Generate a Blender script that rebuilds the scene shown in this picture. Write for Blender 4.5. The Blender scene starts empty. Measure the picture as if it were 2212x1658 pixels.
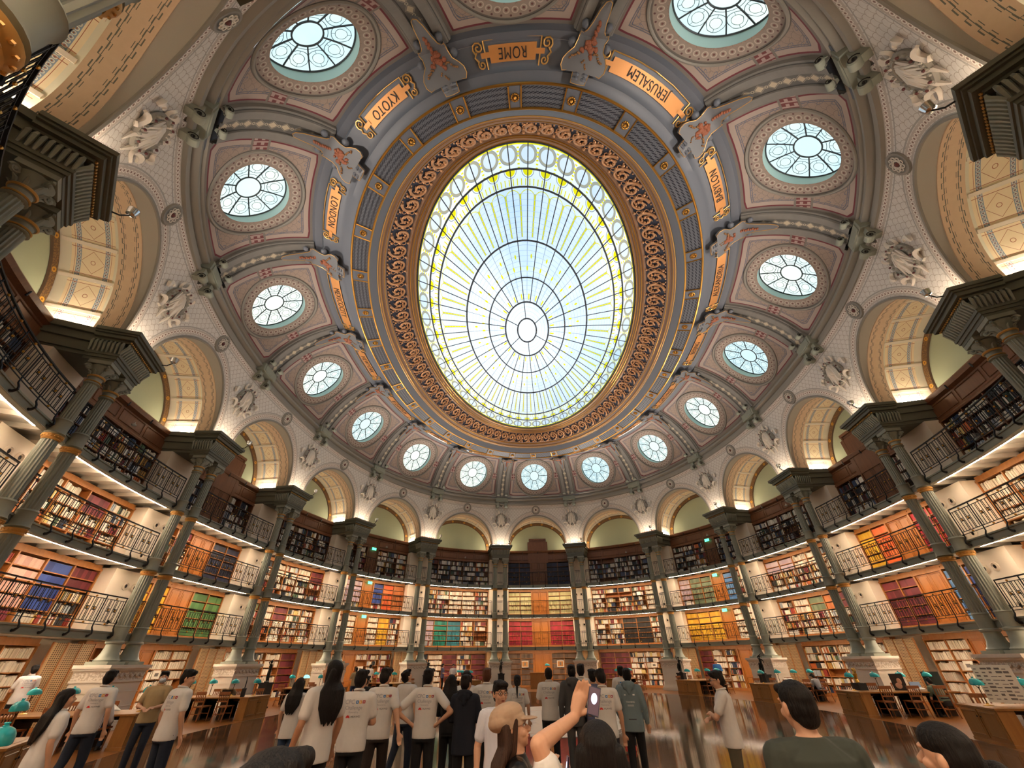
import bpy, bmesh, math, random
import numpy as np
from mathutils import Vector, Matrix
random.seed(7); np.random.seed(7)
PI = math.pi
SC = bpy.context.scene
COL = SC.collection
TMP = bpy.data.scenes.new('scratch')      # holds one object at a time while its modifiers are applied; removed at the end

# ------------------------------------------------------------ camera, world, exposure
CAMP = Vector((0.084, -19.28, 1.70))
YAW, PIT, ROLL, FOC = -0.05874, 0.61732, -0.01231, 845.8
def _cam():
    F = Vector((math.sin(YAW)*math.cos(PIT), math.cos(YAW)*math.cos(PIT), math.sin(PIT)))
    R = Vector((math.cos(YAW), -math.sin(YAW), 0)); U = R.cross(F)
    R2 = R*math.cos(ROLL)+U*math.sin(ROLL); U2 = -R*math.sin(ROLL)+U*math.cos(ROLL)
    cd = bpy.data.cameras.new('camera'); co = bpy.data.objects.new('camera', cd); COL.objects.link(co)
    M = Matrix((R2, U2, -F)).transposed().to_4x4(); M.translation = CAMP
    co.matrix_world = M
    cd.sensor_fit = 'HORIZONTAL'; cd.sensor_width = 36; cd.lens = 36*FOC/2212
    cd.clip_start = 0.05; cd.clip_end = 300
    SC.camera = co
    return R2, U2, F
CR, CU, CF = _cam()
def project(P):
    d = Vector(P)-CAMP; k = d.dot(CF)
    if k <= 0.01: return (1e9, 1e9, k)
    return (1106+FOC*d.dot(CR)/k, 829-FOC*d.dot(CU)/k, k)

W = bpy.data.worlds.new('sky'); SC.world = W; W.use_nodes = True
def _world():
    nt = W.node_tree; nt.nodes.clear(); N = nt.nodes.new; L = nt.links.new
    out = N('ShaderNodeOutputWorld'); bg = N('ShaderNodeBackground'); bg.inputs['Strength'].default_value = 2.9
    tc = N('ShaderNodeTexCoord'); no = N('ShaderNodeTexNoise'); no.inputs['Scale'].default_value = 2.2; no.inputs['Detail'].default_value = 5
    cr = N('ShaderNodeValToRGB'); e = cr.color_ramp.elements
    e[0].position = .40; e[0].color = (.50, .72, 1.0, 1); e[1].position = .58; e[1].color = (1, 1, 1, 1)
    L(tc.outputs['Generated'], no.inputs['Vector']); L(no.outputs['Fac'], cr.inputs['Fac'])
    L(cr.outputs['Color'], bg.inputs['Color']); L(bg.outputs['Background'], out.inputs['Surface'])
_world()
SC.view_settings.view_transform = 'Standard'; SC.view_settings.look = 'None'
SC.view_settings.exposure = 0.9; SC.view_settings.gamma = 1.0; SC.view_settings.use_curve_mapping = False

# ------------------------------------------------------------ node expressions
def lin(h):
    h = h.lstrip('#'); r = [int(h[i:i+2], 16)/255 for i in (0, 2, 4)]
    return tuple(x/12.92 if x <= .04045 else ((x+.055)/1.055)**2.4 for x in r)
class NB:
    def __init__(s, m): s.t = m.node_tree; s.m = m
    def n(s, k, **kw):
        x = s.t.nodes.new(k)
        for a, b in kw.items(): setattr(x, a, b)
        return x
    def put(s, v, sock):
        if isinstance(v, S): s.t.links.new(v.s, sock)
        elif isinstance(v, (tuple, list)) and len(v) == 3 and sock.type == 'RGBA': sock.default_value = (*v, 1)
        else: sock.default_value = v
    def uv(s, name='UVMap'):
        x = s.n('ShaderNodeUVMap', uv_map=name); q = s.n('ShaderNodeSeparateXYZ'); s.t.links.new(x.outputs[0], q.inputs[0])
        return S(s, q.outputs[0]), S(s, q.outputs[1])
    def obj(s):
        x = s.n('ShaderNodeTexCoord'); q = s.n('ShaderNodeSeparateXYZ'); s.t.links.new(x.outputs['Object'], q.inputs[0])
        return S(s, q.outputs[0]), S(s, q.outputs[1]), S(s, q.outputs[2])
    def pos(s):
        x = s.n('ShaderNodeNewGeometry'); q = s.n('ShaderNodeSeparateXYZ'); s.t.links.new(x.outputs['Position'], q.inputs[0])
        return S(s, q.outputs[0]), S(s, q.outputs[1]), S(s, q.outputs[2])
    def op(s, o, a, b=None, c=None):
        x = s.n('ShaderNodeMath', operation=o)
        for i, v in enumerate((a, b, c)):
            if v is not None: s.put(v, x.inputs[i])
        return S(s, x.outputs[0])
    def xyz(s, a, b, c=0.0):
        x = s.n('ShaderNodeCombineXYZ')
        for i, v in enumerate((a, b, c)): s.put(v, x.inputs[i])
        return S(s, x.outputs[0])
    def noise(s, vec, scale, detail=3, rough=.5):
        x = s.n('ShaderNodeTexNoise'); x.inputs['Scale'].default_value = scale; x.inputs['Detail'].default_value = detail; x.inputs['Roughness'].default_value = rough
        if vec is not None: s.put(vec, x.inputs['Vector'])
        return S(s, x.outputs['Fac'])
    def mix(s, f, a, b):
        x = s.n('ShaderNodeMix', data_type='RGBA'); s.put(f, x.inputs[0]); s.put(a, x.inputs[6]); s.put(b, x.inputs[7])
        return S(s, x.outputs[2])
    def band(s, v, lo, hi): return s.op('MULTIPLY', v > lo, v < hi)
class S:
    def __init__(s, nb, sock): s.nb = nb; s.s = sock
    def __add__(s, o): return s.nb.op('ADD', s, o)
    __radd__ = __add__
    def __sub__(s, o): return s.nb.op('SUBTRACT', s, o)
    def __rsub__(s, o): return s.nb.op('SUBTRACT', o, s)
    def __mul__(s, o): return s.nb.op('MULTIPLY', s, o)
    __rmul__ = __mul__
    def __truediv__(s, o): return s.nb.op('DIVIDE', s, o)
    def __rtruediv__(s, o): return s.nb.op('DIVIDE', o, s)
    def __gt__(s, o): return s.nb.op('GREATER_THAN', s, o)
    def __lt__(s, o): return s.nb.op('LESS_THAN', s, o)
    def __or__(s, o): return s.nb.op('MAXIMUM', s, o)
    def __and__(s, o): return s.nb.op('MULTIPLY', s, o)
    def __neg__(s): return s.nb.op('MULTIPLY', s, -1.0)
    def abs(s): return s.nb.op('ABSOLUTE', s)
    def floor(s): return s.nb.op('FLOOR', s)
    def fract(s): return s.nb.op('FRACT', s)
    def mod(s, o): return s.nb.op('FLOORED_MODULO', s, o)
    def sqrt(s): return s.nb.op('SQRT', s)
    def sin(s): return s.nb.op('SINE', s)
def hyp(a, b): return (a*a+b*b).sqrt()
MATS = {}
def mat(name, col=(.5, .5, .5), rough=.6, metal=0.0, emit=None, estr=0.0, fn=None, spec=None):
    if isinstance(col, str): col = lin(col)
    m = bpy.data.materials.new(name); m.use_nodes = True; nb = NB(m)
    b = m.node_tree.nodes['Principled BSDF']; nb.b = b
    b.inputs['Base Color'].default_value = (*col, 1); b.inputs['Roughness'].default_value = rough; b.inputs['Metallic'].default_value = metal
    if spec is not None: b.inputs['Specular IOR Level'].default_value = spec
    if emit is not None: b.inputs['Emission Color'].default_value = (*emit, 1); b.inputs['Emission Strength'].default_value = estr
    if fn:
        r = fn(nb)
        if isinstance(r, S): r = {'Base Color': r}
        for k, v in (r or {}).items(): nb.put(v, b.inputs[k])
    MATS[name] = m
    return m
def scales(nb, x, y, w, t):
    h = w*.5; row = (y/h).floor()
    fx = ((x/w+row.mod(2.0)*.5).fract()-.5)*w; fy = (y/h).fract()*h
    d = hyp(fx, fy)
    return nb.band(d, w*.5-t, w*.5+t*.15)

# ------------------------------------------------------------ mesh building
class MB:
    def __init__(s): s.v = []; s.f = []; s.u = []; s.w = []; s.m = []; s.nv = 0; s.mi = 0
    def add(s, V, F, U=None, W2=None, mi=None):
        V = np.asarray(V, float).reshape(-1, 3); k = len(V)
        s.v.append(V); s.u.append(np.zeros((k, 2)) if U is None else np.asarray(U, float).reshape(-1, 2))
        s.w.append(np.zeros((k, 2)) if W2 is None else np.asarray(W2, float).reshape(-1, 2))
        b = s.nv; s.f += [tuple(i+b for i in f) for f in F]; s.m += [s.mi if mi is None else mi]*len(F); s.nv += k
        return s
    def grid(s, V, U=None, W2=None, cu=False, cv=False, mi=None, flip=False):
        V = np.asarray(V, float); n, m = V.shape[:2]; F = []
        for i in range(n if cu else n-1):
            for j in range(m if cv else m-1):
                a = i*m+j; b = ((i+1) % n)*m+j; c = ((i+1) % n)*m+(j+1) % m; d = i*m+(j+1) % m
                F.append((a, d, c, b) if flip else (a, b, c, d))
        return s.add(V.reshape(-1, 3), F, None if U is None else U.reshape(-1, 2), None if W2 is None else W2.reshape(-1, 2), mi)
    def box(s, x0, x1, y0, y1, z0, z1, f=None, seg=1, mi=None, uvs=1.0):
        xs = np.linspace(x0, x1, seg+1)
        for a, b in zip(xs[:-1], xs[1:]):
            c = np.array([(x, y, z) for x in (a, b) for y in (y0, y1) for z in (z0, z1)])
            F = [(0, 4, 5, 1), (2, 3, 7, 6), (0, 2, 6, 4), (1, 5, 7, 3)]
            if a == xs[0]: F.append((0, 1, 3, 2))
            if b == xs[-1]: F.append((4, 6, 7, 5))
            uv = np.stack([c[:, 0]+c[:, 1], c[:, 2]], -1)
            s.add(c if f is None else f(c), F, uv, None, mi)
        return s
    def tube(s, P, r, sides=6, closed=False, mi=None, cap=True):
        P = np.asarray(P, float); n = len(P); r = np.broadcast_to(np.asarray(r, float), (n,))
        T = np.roll(P, -1, 0)-np.roll(P, 1, 0)
        if not closed: T[0] = P[1]-P[0]; T[-1] = P[-1]-P[-2]
        T /= np.linalg.norm(T, axis=1)[:, None]+1e-12
        up = np.array([0, 0, 1.]) if abs(T[0][2]) < .9 else np.array([1., 0, 0])
        N = []; a = np.cross(T[0], up); a /= np.linalg.norm(a)
        for i in range(n):
            a = a-T[i]*a.dot(T[i]); a /= np.linalg.norm(a)+1e-12; N.append(a)
        N = np.array(N); B = np.cross(T, N); th = np.arange(sides)*2*PI/sides
        V = P[:, None]+r[:, None, None]*(np.cos(th)[None, :, None]*N[:, None]+np.sin(th)[None, :, None]*B[:, None])
        b = s.nv; s.grid(V, cu=closed, cv=True, mi=mi)
        if cap and not closed:
            m_ = s.mi if mi is None else mi
            s.f += [tuple(b+i for i in range(sides)), tuple(b+(n-1)*sides+i for i in reversed(range(sides)))]; s.m += [m_, m_]
        return s
    def lathe(s, prof, c=(0, 0, 0), seg=24, flute=0.0, nfl=20, mi=None, M=None, cap=True, fl=None):
        th = np.arange(seg)*2*PI/seg; V = []
        for k, (r, z) in enumerate(prof):
            am = flute if (fl is None or fl[k]) else 0
            rr = r*(1-am*(0.5-0.5*np.cos(th*nfl))); V.append(np.stack([rr*np.cos(th), rr*np.sin(th), np.full(seg, z)], -1))
        V = np.array(V)+np.array(c)
        if M is not None: V = (np.c_[V.reshape(-1, 3), np.ones(V.shape[0]*seg)] @ np.array(M).T)[:, :3].reshape(V.shape)
        b = s.nv; s.grid(V.transpose(1, 0, 2), cu=True, mi=mi)
        n = len(prof); m_ = s.mi if mi is None else mi
        if cap:
            if prof[0][0] > 1e-4: s.f.append(tuple(b+i*n for i in reversed(range(seg)))); s.m.append(m_)
            if prof[-1][0] > 1e-4: s.f.append(tuple(b+i*n+n-1 for i in range(seg))); s.m.append(m_)
        return s
    def sphere(s, c, r, seg=12, rings=8, mi=None, M=None):
        r = np.broadcast_to(np.asarray(r, float), (3,)); th = np.linspace(0, 2*PI, seg, endpoint=False); ph = np.linspace(-PI/2, PI/2, rings+1)
        V = np.array([[(math.cos(p)*math.cos(t)*r[0], math.cos(p)*math.sin(t)*r[1], math.sin(p)*r[2]) for p in ph] for t in th])
        if M is not None: V = V @ np.array(M.to_3x3()).T
        return s.grid(V+np.array(c), cu=True, mi=mi)
    def xf(s, M, k0=0):
        M = np.array(M)
        for i in range(k0, len(s.v)): s.v[i] = s.v[i] @ M[:3, :3].T + M[:3, 3]
        return s
    def build(s, name, mats, parent=None, smooth=False, kind=None, label=None, cat=None, group=None, loc=None):
        me = bpy.data.meshes.new(name)
        V = np.concatenate(s.v) if s.v else np.zeros((0, 3))
        if loc is not None: V = V-np.array(loc)
        if parent is not None:
            V = V-np.array(parent.get('org', (0, 0, 0)))
        me.from_pydata(V.tolist(), [], s.f)
        if not isinstance(mats, (list, tuple)): mats = [mats]
        for m in mats: me.materials.append(m)
        me.polygons.foreach_set('material_index', s.m)
        vi = np.zeros(len(me.loops), int); me.loops.foreach_get('vertex_index', vi)
        for nm, arr in (('UVMap', s.u), ('UV2', s.w)):
            A = np.concatenate(arr)
            if nm == 'UVMap' or np.any(A):
                l = me.uv_layers.new(name=nm); l.data.foreach_set('uv', A[vi].astype(np.float32).ravel())
        if smooth:
            me.polygons.foreach_set('use_smooth', [True]*len(me.polygons))
        me.update()
        if smooth and smooth != 2:
            try: me.set_sharp_from_angle(angle=math.radians(40))
            except Exception: pass
        o = bpy.data.objects.new(name, me); COL.objects.link(o)
        if loc is not None: o.location = loc; o['org'] = tuple(loc)
        if parent is not None: o.parent = parent; o['org'] = tuple(parent.get('org', (0, 0, 0)))
        tag(o, label, cat, group, kind)
        return o
def tag(o, label=None, cat=None, group=None, kind=None):
    for k, v in (('label', label), ('category', cat), ('group', group), ('kind', kind)):
        if v: o[k] = v
    return o
def thing(name, label, cat, loc=(0, 0, 0), group=None, kind=None, rz=0):
    o = bpy.data.objects.new(name, None); COL.objects.link(o); o.location = loc; o['org'] = tuple(loc); o.empty_display_size = .1
    o.rotation_euler = (0, 0, rz)
    return tag(o, label, cat, group, kind)
def orient(o, M):       # place a thing built around the world origin
    o.matrix_world = M; o['org'] = (0, 0, 0)

# ------------------------------------------------------------ the oval plan
A0, B0, N0 = 19.107, 14.977, 0.8884
_t = np.linspace(0, 2*PI, 16001)
def _sup(t, a, b, n=N0):
    s_, c_ = np.sin(t), np.cos(t)
    return np.stack([b*np.sign(s_)*np.abs(s_)**n, a*np.sign(c_)*np.abs(c_)**n], -1)
_P = _sup(_t, A0, B0); _s = np.concatenate([[0], np.cumsum(np.hypot(*np.diff(_P, axis=0).T))]); PER = _s[-1]; BW = PER/16
def tu(u): return np.interp(np.mod(np.asarray(u, float)/16, 1)*PER, _s, _t)
def nrm(u):
    p = _sup(tu(u), A0, B0); e = 2/N0-1
    g = np.stack([np.sign(p[..., 0])*np.abs(p[..., 0]/B0)**e/B0, np.sign(p[..., 1])*np.abs(p[..., 1]/A0)**e/A0], -1)
    return g/np.linalg.norm(g, axis=-1)[..., None]
def PD(u, d): return _sup(tu(u), A0, B0)+np.asarray(d)[..., None]*nrm(u)
def warp(k):            # local (x along the wall, y outward, z up) of bay k -> world
    def f(c):
        c = np.asarray(c, float); q = PD(k+c[..., 0]/BW, c[..., 1]); return np.concatenate([q, c[..., 2:3]], -1)
    return f
def ring(u, a, b, z, n=N0):
    u, a, b, z = np.broadcast_arrays(np.asarray(u, float), a, b, z)
    return np.concatenate([_sup(tu(u), a, b, n) if np.isscalar(n) else _sup(tu(u), a, b, n), z[..., None]], -1)
def _sup2(t, a, b, n): return _sup(t, a, b, n)
def frame(u, d=0., z=0.):       # rigid frame: x tangent (towards larger u), y outward, z up
    n_ = nrm(u); p = PD(u, d)
    return Matrix(((n_[1], n_[0], 0, p[0]), (-n_[0], n_[1], 0, p[1]), (0, 0, 1, z), (0, 0, 0, 1)))
BAYS = list(range(-7, 8)); PIERS = [k+.5 for k in range(-8, 8)]
CITY = {0: 'PARIS', 1: 'THEBES', 2: 'FLORENCE', 3: 'CARTHAGE', 4: 'BEIJING', 5: 'ALEXANDRIA', 6: 'BABYLON', 7: 'JERUSALEM', 8: 'ROME',
        -7: 'KYOTO', -6: 'LONDON', -5: 'MEXICOCITY', -4: 'NEWYORK', -3: 'BYZANTIUM', -2: 'VIENNA', -1: 'ATHENS'}
def bayname(k):
    nice = {'MEXICOCITY': 'Mexico City', 'NEWYORK': 'New York'}.get(CITY[k], CITY[k].capitalize())
    if k == 0: return 'central far bay'
    return ('%s bay' % nice)
def cityn(k): return {'MEXICOCITY': 'Mexico City', 'NEWYORK': 'New York'}.get(CITY[k], CITY[k].capitalize())
def piername(u):
    a, b = math.floor(u), math.ceil(u)
    return 'between %s and %s' % (cityn(8 if a == -8 else a), cityn(b))
ORD = ['first', 'second', 'third', 'fourth', 'fifth', 'sixth', 'seventh', 'eighth', 'ninth', 'tenth']
def ordn(i):
    if i < 10: return ORD[i]
    i += 1
    return '%d%s' % (i, 'th' if 10 <= i % 100 <= 20 else {1: 'st', 2: 'nd', 3: 'rd'}.get(i % 10, 'th'))
# ------------------------------------------------------------ materials
def wood(c1, c2, sc=1.0):
    c1, c2 = lin(c1), lin(c2)
    def fn(nb):
        x, y, z = nb.pos()
        g = nb.noise(nb.xyz(x*6.0*sc, y*6.0*sc, z*.7*sc), 2.0, 5, .6)
        return {'Base Color': nb.mix(g, c1, c2)}
    return fn
oak = mat('oak', rough=.42, fn=wood('#8d5527', '#c08145'))
oak_shaded = mat('shaded_oak', rough=.45, fn=wood('#5a3520', '#80522f'))  # the same oak, its colour darkened for the unlit top gallery
door_oak = mat('door_oak', rough=.4, fn=wood('#93561f', '#b9742f'))
desk_oak = mat('desk_oak', rough=.3, fn=wood('#7b5127', '#a9763c'))
chair_oak = mat('chair_oak', rough=.4, fn=wood('#6d3d1a', '#95592a'))
desk_dark = mat('desk_dark', '#2a1d14', .5)
leather = mat('green_leather', '#3b2a1e', .6)
iron = mat('grey_green_iron', rough=.5, spec=.3, fn=lambda nb: nb.mix(nb.noise(None, 3.0, 4), lin('#82867a'), lin('#979a8c')))
iron_dk = mat('entablature_paint', rough=.5, fn=lambda nb: nb.mix(nb.noise(None, 2.0, 4), lin('#54564b'), lin('#6b6b5d')))
blackm = mat('black_iron', '#17171a', .45, .3)
gold = mat('gold_leaf', '#c08c3e', .32, .85)
goldp = mat('gold_paint', '#c99a55', .38, .45)
bandbrown = mat('brown_band', rough=.4, fn=lambda nb: nb.mix(nb.noise(None, 1.5, 3), lin('#7d6250'), lin('#93745c')))
fretgold = mat('fret_gold', '#b98a62', .42, .4)
plaster = mat('plaster', rough=.75, fn=lambda nb: nb.mix(nb.noise(None, 1.5, 3), lin('#e4d6c4'), lin('#efe4d4')))
soffit = mat('soffit_white', '#c4beb4', .6)
stone = mat('pedestal_stone', rough=.5, fn=lambda nb: nb.mix(nb.noise(None, 1.2, 5), lin('#cdc4b4'), lin('#ded6c8')))
sage = mat('sage_plaster', rough=.8, fn=lambda nb: nb.mix(nb.noise(None, .8, 4), lin('#a2ab90'), lin('#b1b89a')))
bluegrey = mat('blue_grey_paint', rough=.5, fn=lambda nb: nb.mix(nb.noise(None, 1.0, 3), lin('#5a5e66'), lin('#696d76')))
ribgrey0 = lin('#77756f')
navy = mat('navy_ground', '#1b2338', .6)
teal_reveal = mat('reveal_teal', '#a9c4bf', .6)
white_tape = mat('relief_white', '#e0d8cc', .6)
wreathgreen = mat('wreath_green', '#96938b', .7)
maroon = mat('maroon', '#6b3a38', .6)
led = mat('led_strip', '#ffffff', .5, emit=lin('#ffe3c4'), estr=62.0)
ledup = mat('uplight_strip', '#ffffff', .5, emit=lin('#ffecd0'), estr=34.0)
ledfront = mat('front_strip', '#ffffff', .5, emit=lin('#ffe4c6'), estr=60.0)
chrome = mat('chrome', '#c8c8c8', .15, 1.0)
exitg = mat('exit_green', '#20c070', .4, emit=(.1, .9, .45), estr=1.6)
portm = mat('port_plaster', '#e3d6c4', .6)
dark = mat('dark_hole', '#1a1511', .8)
paper = mat('paper', '#e8e2d4', .7)
gravure = mat('engraving_ink', '#77706a', .7)
black = mat('black_matte', '#0d0d0e', .6)
bronze = mat('bronze', '#1f1d1a', .35, .6)
giltfig = mat('gilt_figure', '#b8923f', .3, .8)

def f_spandrel(nb):
    x, z = nb.uv(); v, _ = nb.uv('UV2')        # x, z metres from arch centre; UV2.x = distance to the top border
    R = 2.65; r = hyp(x, z); dr = r-R
    base = nb.mix(nb.noise(nb.xyz(x, z), 9.0, 4), lin('#c9c5bf'), lin('#dbd7d1'))
    sc = scales(nb, x, z, .30, .014)
    c = nb.mix(sc, base, lin('#aaa096'))
    # rows of ringed beads round the arch and along the top
    th = nb.op('ARCTAN2', z, x); al = th*(R+.27)/.15
    fx = (al.fract()-.5)*.15; fy = dr-.27; d = hyp(fx, fy)
    inb = nb.band(dr, .14, .40); c = nb.mix(inb, c, lin('#bcb2a8'))
    c = nb.mix(inb & nb.band(d, .045, .068), c, lin('#e8e0d6')); c = nb.mix(inb & (d < .03), c, lin('#8a6a5e'))
    fx2 = ((x/.15).fract()-.5)*.15; d2 = hyp(fx2, v-.2); inb2 = nb.band(v, .06, .34)
    c = nb.mix(inb2, c, lin('#bcb2a8')); c = nb.mix(inb2 & nb.band(d2, .045, .068), c, lin('#e8e0d6')); c = nb.mix(inb2 & (d2 < .03), c, lin('#8a6a5e'))
    c = nb.mix((dr < .12) | nb.band(dr, .42, .47) | nb.band(v, .38, .42), c, lin('#a5a19b'))
    # shell band just above the entablature foot
    foot = nb.band(z, 0.02, .26); e = hyp(((x/.2).fract()-.5)*.2, z-.14)
    c = nb.mix(foot & nb.band(e, .05, .085), c, lin('#a8553c'))
    return {'Base Color': c}
spandrel = mat('spandrel_mosaic', rough=.7, fn=f_spandrel)

def f_panel(nb):
    x, s = nb.uv(); e, r = nb.uv('UV2')         # e: distance to the panel edge, r: distance from the oculus centre
    base = nb.mix(nb.noise(nb.xyz(x, s), 30.0, 3), lin('#8b7b70'), lin('#a18f83'))
    c = nb.mix(scales(nb, x, s, .36, .014), base, lin('#7f746b'))
    c = nb.mix((e < .12), c, lin('#77716a'))
    c = nb.mix(nb.band(e, .12, .18), c, lin('#6d2f38'))
    c = nb.mix(nb.band(e, .18, .36), c, lin('#a3948a'))
    c = nb.mix(nb.band(e, .37, .395) | nb.band(e, .43, .455), c, lin('#5c6070'))
    q = hyp((((x+s)/.45).fract()-.5)*.45, e-.47); c = nb.mix((e < .7) & nb.band(q, .07, .09), c, lin('#6a6c78'))
    # ring of ornament round the oculus
    th = nb.op('ARCTAN2', s, x); inr = nb.band(r, 1.36, 1.74); c = nb.mix(inr, c, lin('#93867c'))
    fx = ((th*(18/PI)).fract()-.5)*.27; q = hyp(fx, r-1.52); c = nb.mix(inr & nb.band(q, .075, .105), c, lin('#b9ab9e'))
    q = hyp(fx, r-1.52); c = nb.mix(inr & (q < .04), c, lin('#6d4a44'))
    fx = (((th*(18/PI))+.5).fract()-.5)*.27; q = hyp(fx, r-1.68); c = nb.mix(inr & (q < .032), c, lin('#5f4040'))
    c = nb.mix(nb.band(r, 1.74, 1.80) | nb.band(r, 1.88, 1.92), c, lin('#6b655f'))
    # maroon fret blocks left and right of the oculus
    bl = (s.abs() < .34) & (r > 1.8) & (e > .02); c = nb.mix(bl, c, lin('#77716a'))
    bl = (s.abs() < .26) & (r > 1.92) & (e > .1)
    g = ((x/.2).fract() < .5) & (((s/.26)+.5).fract() < .55) | (((x/.2)+.5).fract() < .22)
    c = nb.mix(bl, c, nb.mix(g, lin('#a58f88'), lin('#6e3a3b')))
    return {'Base Color': c}
panel = mat('dome_panel', rough=.75, fn=f_panel)

def f_rib(nb):
    x, s = nb.uv(); a = x.abs()
    c = nb.mix(nb.noise(nb.xyz(x, s), 3.0, 3), lin('#6e6c68'), lin('#807d77'))
    w = .44; fy = ((s/w).fract()-.5)*w; d = a*1.25+nb.op('ABSOLUTE', fy)
    ins = a < .2
    c = nb.mix(ins, c, lin('#5f5d59'))
    c = nb.mix(ins & (d < .15), c, lin('#b8ab93')); c = nb.mix(ins & nb.band(d, .18, .205), c, lin('#9b9384'))
    fy2 = (((s/w)+.5).fract()-.5)*w; c = nb.mix(ins & nb.band(hyp(x, fy2), .03, .055), c, lin('#b0a590'))
    c = nb.mix(nb.band(a, .2, .225) | nb.band(a, .55, .57), c, lin('#4c4b49'))
    return {'Base Color': c}
rib = mat('rib_paint', rough=.55, fn=f_rib)
def f_cornice(nb):
    x, s = nb.uv()
    return {'Base Color': nb.mix(nb.noise(nb.xyz(x*.2, s), 3.0, 3), lin('#807c74'), lin('#908b82'))}
cornice = mat('cornice_paint', rough=.55, fn=f_cornice)

def f_vault(nb):
    a, d = nb.uv()           # a: arc length from the crown (m), d: depth outward
    cream = nb.mix(nb.noise(nb.xyz(a, d), 2.0, 3), lin('#e0d8c2'), lin('#e9e1cc'))
    c = cream
    c = nb.mix(d < .12, c, lin('#a9a296'))
    orange = nb.mix(nb.noise(nb.xyz(a, d), 6.0, 4), lin('#d3b596'), lin('#dfc3a4'))
    c = nb.mix(nb.band(d, .12, .72), c, orange)
    # running fret lines on both sides of the orange band
    st = ((a/.34).fract() < .5)
    c = nb.mix(nb.band(d-st*.05, .2, .222) | nb.band(d-st*.05, .25, .262) | nb.band(d+st*.05, .613, .635) | nb.band(d+st*.05, .573, .585) , c, lin('#6d6a60'))
    c = nb.mix(nb.band((a/.34).fract(), .48, .52) & (nb.band(d, .2, .27) | nb.band(d, .56, .63)), c, lin('#6d6a60'))
    # square panels
    w = 1.04; fa = ((a/w+.5).fract()-.5)*w; aa = fa.abs()
    inp = nb.band(d, .86, 1.96) & (aa < .46)
    pan = nb.mix(nb.noise(nb.xyz(a, d), 4.0, 4), lin('#f0dab4'), lin('#f6e4c4'))
    c = nb.mix(inp, c, pan)
    dd = d-1.41; ad = dd.abs()
    # blue guilloche strips
    strip = inp & nb.band(ad, .30, .42); g = hyp((((a/.1).fract())-.5)*.1, ad-.36)
    c = nb.mix(strip, c, lin('#8f9db0')); c = nb.mix(strip & nb.band(g, .028, .042), c, lin('#e7ddc8')); c = nb.mix(strip & (g < .014), c, lin('#9b5a30'))
    # red line work
    red = nb.band(aa, .37, .385) | nb.band(ad, .455, .465) | (nb.band((aa+ad*1.1), .325, .34) & (ad < .29)) | nb.band(hyp(fa, dd), .05, .065)
    c = nb.mix(inp & red, c, lin('#b0654a'))
    c = nb.mix(nb.band(aa, .46, .485) & nb.band(d, .86, 1.96), c, lin('#4d4030'))
    return {'Base Color': c}
vault = mat('vault_paint', rough=.75, fn=f_vault)
def f_band(nb):
    a, d = nb.uv(); w = 1.0; fa = ((a/w).fract()-.5)*w; q = hyp(fa, d)
    c = nb.mix(nb.noise(nb.xyz(a, d), 22.0, 2) > .52, lin('#6a4c33'), lin('#8c6a3d'))
    c = nb.mix((q < .085), c, lin('#d19a35')); c = nb.mix((q < .03), c, lin('#7a4a22'))
    c = nb.mix((d.abs() > .115), c, lin('#5b4632'))
    return {'Base Color': c}
browband = mat('flower_band', rough=.6, fn=f_band)

def f_perf(nb):
    x, y = nb.uv(); w = .19; h = .165; row = (y/h).floor()
    fx = ((x/w+row.mod(2.0)*.5).fract()-.5)*w; fy = ((y/h).fract()-.5)*h; d = hyp(fx*.9, fy)
    c = nb.mix(nb.band(d, .072, .083), lin('#62656c'), lin('#3a3d46'))
    c = nb.mix(d < .05, c, lin('#0c1222'))
    return {'Base Color': c}
perf = mat('perforated_grille', rough=.5, fn=f_perf)
def f_grille(nb):
    x, z = nb.uv(); h1 = ((x/.075).fract()-.5).abs() < .30; h2 = ((z/.055).fract()-.5).abs() < .30
    pl = ((x/.5).fract() > .07)
    return {'Base Color': nb.mix(h1 & h2 & pl, lin('#c4a376'), lin('#5d4428'))}
woodgrille = mat('wood_grille', rough=.55, fn=f_grille)
def f_carv(nb):
    x, z = nb.uv(); q = hyp(((x/.16).fract()-.5)*.16, z*0.0)
    return {'Base Color': nb.mix(nb.noise(nb.xyz(x*14.0, z*14.0), 1.0, 3) > .5, lin('#b9ac9a'), lin('#d9d0c2'))}
carved = mat('carved_garland', rough=.6, fn=f_carv)

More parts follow.
